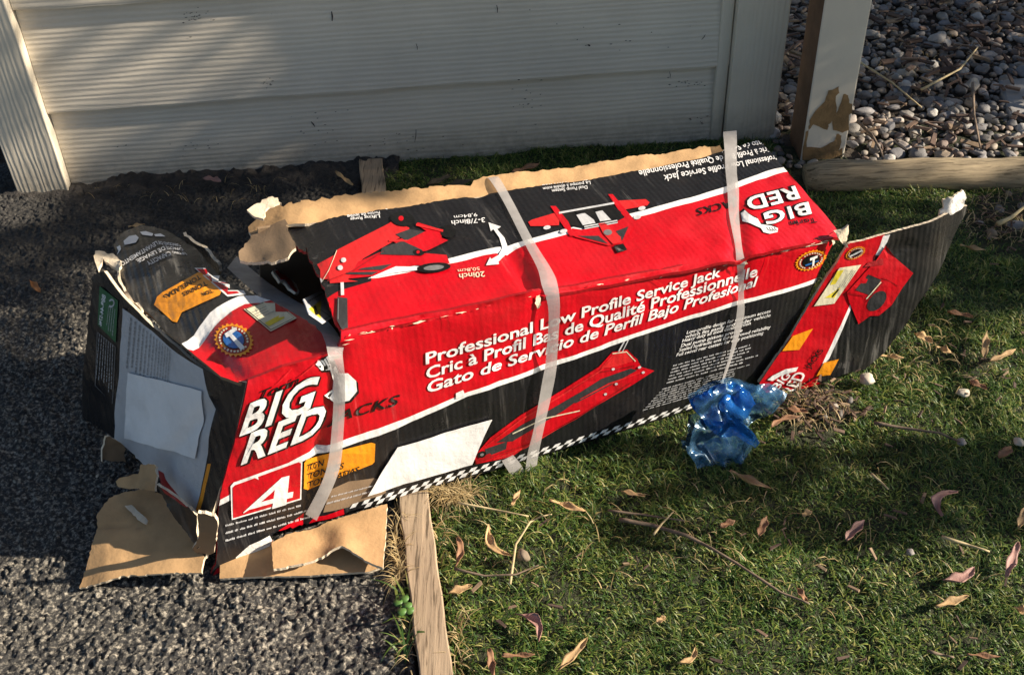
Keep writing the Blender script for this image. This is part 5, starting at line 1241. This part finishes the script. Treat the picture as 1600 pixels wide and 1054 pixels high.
STN = {'w': simple('stone_white', (.56, .50, .40), .8, .15, 40, .3, .002, 140), 'b': simple('stone_brown', (.22, .17, .12), .8, .25, 50, .4, .002, 140), 'g': simple('stone_grey', (.28, .26, .24), .8, .2, 50, .4, .002, 140), 'p': simple('stone_pink', (.42, .28, .2), .8, .2, 50, .4, .002, 140)}
def stone(p, rpx, col, label, k=0, z=.008):
    c = gp(p[0], p[1], z); r = rpx*np.linalg.norm(gp(p[0]+1, p[1], z)-c); vs, fs = hi[k]
    o = mesh_obj('stone', (vs*r).tolist(), fs.tolist(), STN[col], None, True); o.location = V(c); o.rotation_euler = (0, 0, k*1.3); return tag(o, label, 'stone', 'single stones on the lawn')
stone((817, 867), 12, 'b', 'round brown stone beside the arching stem on the lawn', 4, .013)
stone((1354, 592), 13, 'w', 'whitish stone at the foot of the bent flap', 2, .010)
stone((1505, 613), 10, 'w', 'oval pale pebble on sunlit grass at right', 0, .008)
stone((1502, 690), 8, 'g', 'small grey stone near the dark fallen twig', 2, .008)
stone((1592, 690), 9, 'w', 'pale round stone at the right edge of the lawn', 4, .008)
stone((1422, 862), 7, 'g', 'small grey stone in the shaded grass right of the folded leaf', 2, .010)
stone((1550, 364), 9, 'b', 'round brown stone in the litter below the timber', 4, .008)
stone((152, 743), 3, 'w', 'tiny white crumb on the shaded asphalt by the flap', 1, .003)
stone((1465, 60), 16, 'g', 'large grey angular stone among the pebbles beside the slab', 3, .016)

# clover by the edging board
clo = empty('clover', gp(632, 947), 'small clover with round green leaves beside the edging board', 'plant')
GL = simple('clover_green', (.07, .16, .03), .5, .2, 40, .2, .001, 100)
for k, (a, b) in enumerate(((622, 940), (637, 945), (628, 954), (632, 934), (640, 952))):
    c = gp(a, b, .018+.004*(k % 3)); R_ = .0052; vs = [c]+[c+np.array([R_*math.cos(t), R_*math.sin(t), .0012*math.cos(2*t)]) for t in np.linspace(0, 2*math.pi, 13)[:-1]]
    vs += [p-np.array([0, 0, .0006]) for p in vs]; fs = [(0, 1+i, 1+(i+1) % 12) for i in range(12)]+[(13, 14+(i+1) % 12, 14+i) for i in range(12)]+[(1+i, 14+i, 14+(i+1) % 12, 1+(i+1) % 12) for i in range(12)]
    mesh_obj('leaf', vs, fs, GL, None, True, clo)
    t_ = tube('stalk', [gp(630, 950, 0), c-np.array([0, 0, .001])], [.0008, .0006], GL, None, 5); adopt(t_, clo)

# ================================================================== ADDED SHADE TREE out of frame on the right, leaves placed to cast wanted shadows
TAN = math.tan(SUN_EL); TP = math.tan(SUN_PHI)/1.0
def shade(gx, gy):
    """hand-set mask: how dense the added foliage is along the sun ray that reaches ground point (gx, gy)"""
    w = .035*(float(noise.noise(Vector((gx*5, gy*5, 3))))) ; x, y = gx+w, gy+w
    if gx < -2.1 or gx > 1.5: return 0
    if gx < -.45 and gy >= 1.713 and gy < 1.86: return max(.30, 1-.7*min(1, (-.45-gx)/.55))
    if gx < -1.5: return .9 if y > 1.45 else 0
    if -1.06 < gx < -.79 and 1.58 < gy < 1.713: return 0
    if -1.4 < gx < -.67 and 1.20 < gy < 1.318: return .95
    if -1.3 < gx < -.60 and 1.318 <= gy < 1.348: return .1
    if x <= -.6 and 1.348 <= gy <= 1.6: return .8 if -.75 < x < -.62 and gy < 1.46 else 1
    if -.80 < x < -.60 and 1.375 < y < 1.50: return .72
    if x > .60 and 1.55 < y < 1.85: return .06
    if y > 1.58 and x < .66: return 1
    if y >= 1.85: return 1
    if x <= .38 and 1.375 < y <= 1.6: return 1
    if x > .38 and 1.225 < y <= 1.6: return .95
    if .10 < x and .82 < y < .975: return .85*min(1, max(0, (x-.05)/.3))
    return 0
tree = empty('added_shade_tree', (2.85, 2.15, -.01), 'small leafy tree added unseen on the right to shape the shade', 'tree')
LV, LF = [], []; off = 0; rt = np.random.default_rng(12)
for _ in range(38000):
    X0 = rt.normal(2.85, .24); gx_ = rt.uniform(-2.1, 1.4); gy_ = rt.uniform(.78, 2.75); s_ = X0-gx_
    if rt.random() > shade(gx_, gy_)*.85: continue
    c = np.array([X0, gy_-s_*TP, s_*TAN]); l = rt.uniform(.028, .05); w = l*rt.uniform(.45, .6)
    q = np.array([[-.5, 0, 0], [-.15, .5, .06], [.25, .38, .04], [.55, 0, -.05], [.25, -.38, .04], [-.15, -.5, .06]])*[l, w, l]
    Rm = Matrix.Rotation(rt.uniform(0, 6.28), 3, 'Z')@Matrix.Rotation(rt.uniform(-1.3, 1.3), 3, 'X')@Matrix.Rotation(rt.uniform(-1, 1), 3, 'Y')
    LV.append(q@np.array(Rm).T+c); LF.append(np.array([[0, 1, 2], [0, 2, 3], [0, 3, 4], [0, 4, 5]])+off); off += 6
crown = np_mesh('crown', np.concatenate(LV), np.concatenate(LF), LEAFT, False); adopt(crown, tree)
trk = tube('trunk', [(2.85, 2.15, -.03), (2.84, 2.16, .35), (2.87, 2.14, .8), (2.85, 2.12, 1.4), (2.86, 2.1, 2.1)], [.055, .045, .04, .03, .012], BARK, None, 10, 1, .2, 4); adopt(trk, tree)
for (a, b, r) in (((2.86, 2.15, .55), (2.8, 1.42, 1.02), .018), ((2.8, 1.42, 1.02), (2.85, .85, 1.15), .010), ((2.86, 2.15, .7), (2.9, 2.6, 1.3), .022), ((2.86, 2.14, 1.0), (2.82, 1.5, 1.75), .014), ((2.85, 2.12, 1.3), (2.9, 2.5, 2.0), .014)):
    l_ = tube('limb', [np.array(a)+(np.array(b)-a)*t+np.array([0, 0, .03*math.sin(3.14*t)]) for t in (0, .35, .7, 1)], [r, r*.85, r*.65, r*.4], BARK, None, 7, 1, .2, 6); adopt(l_, tree)
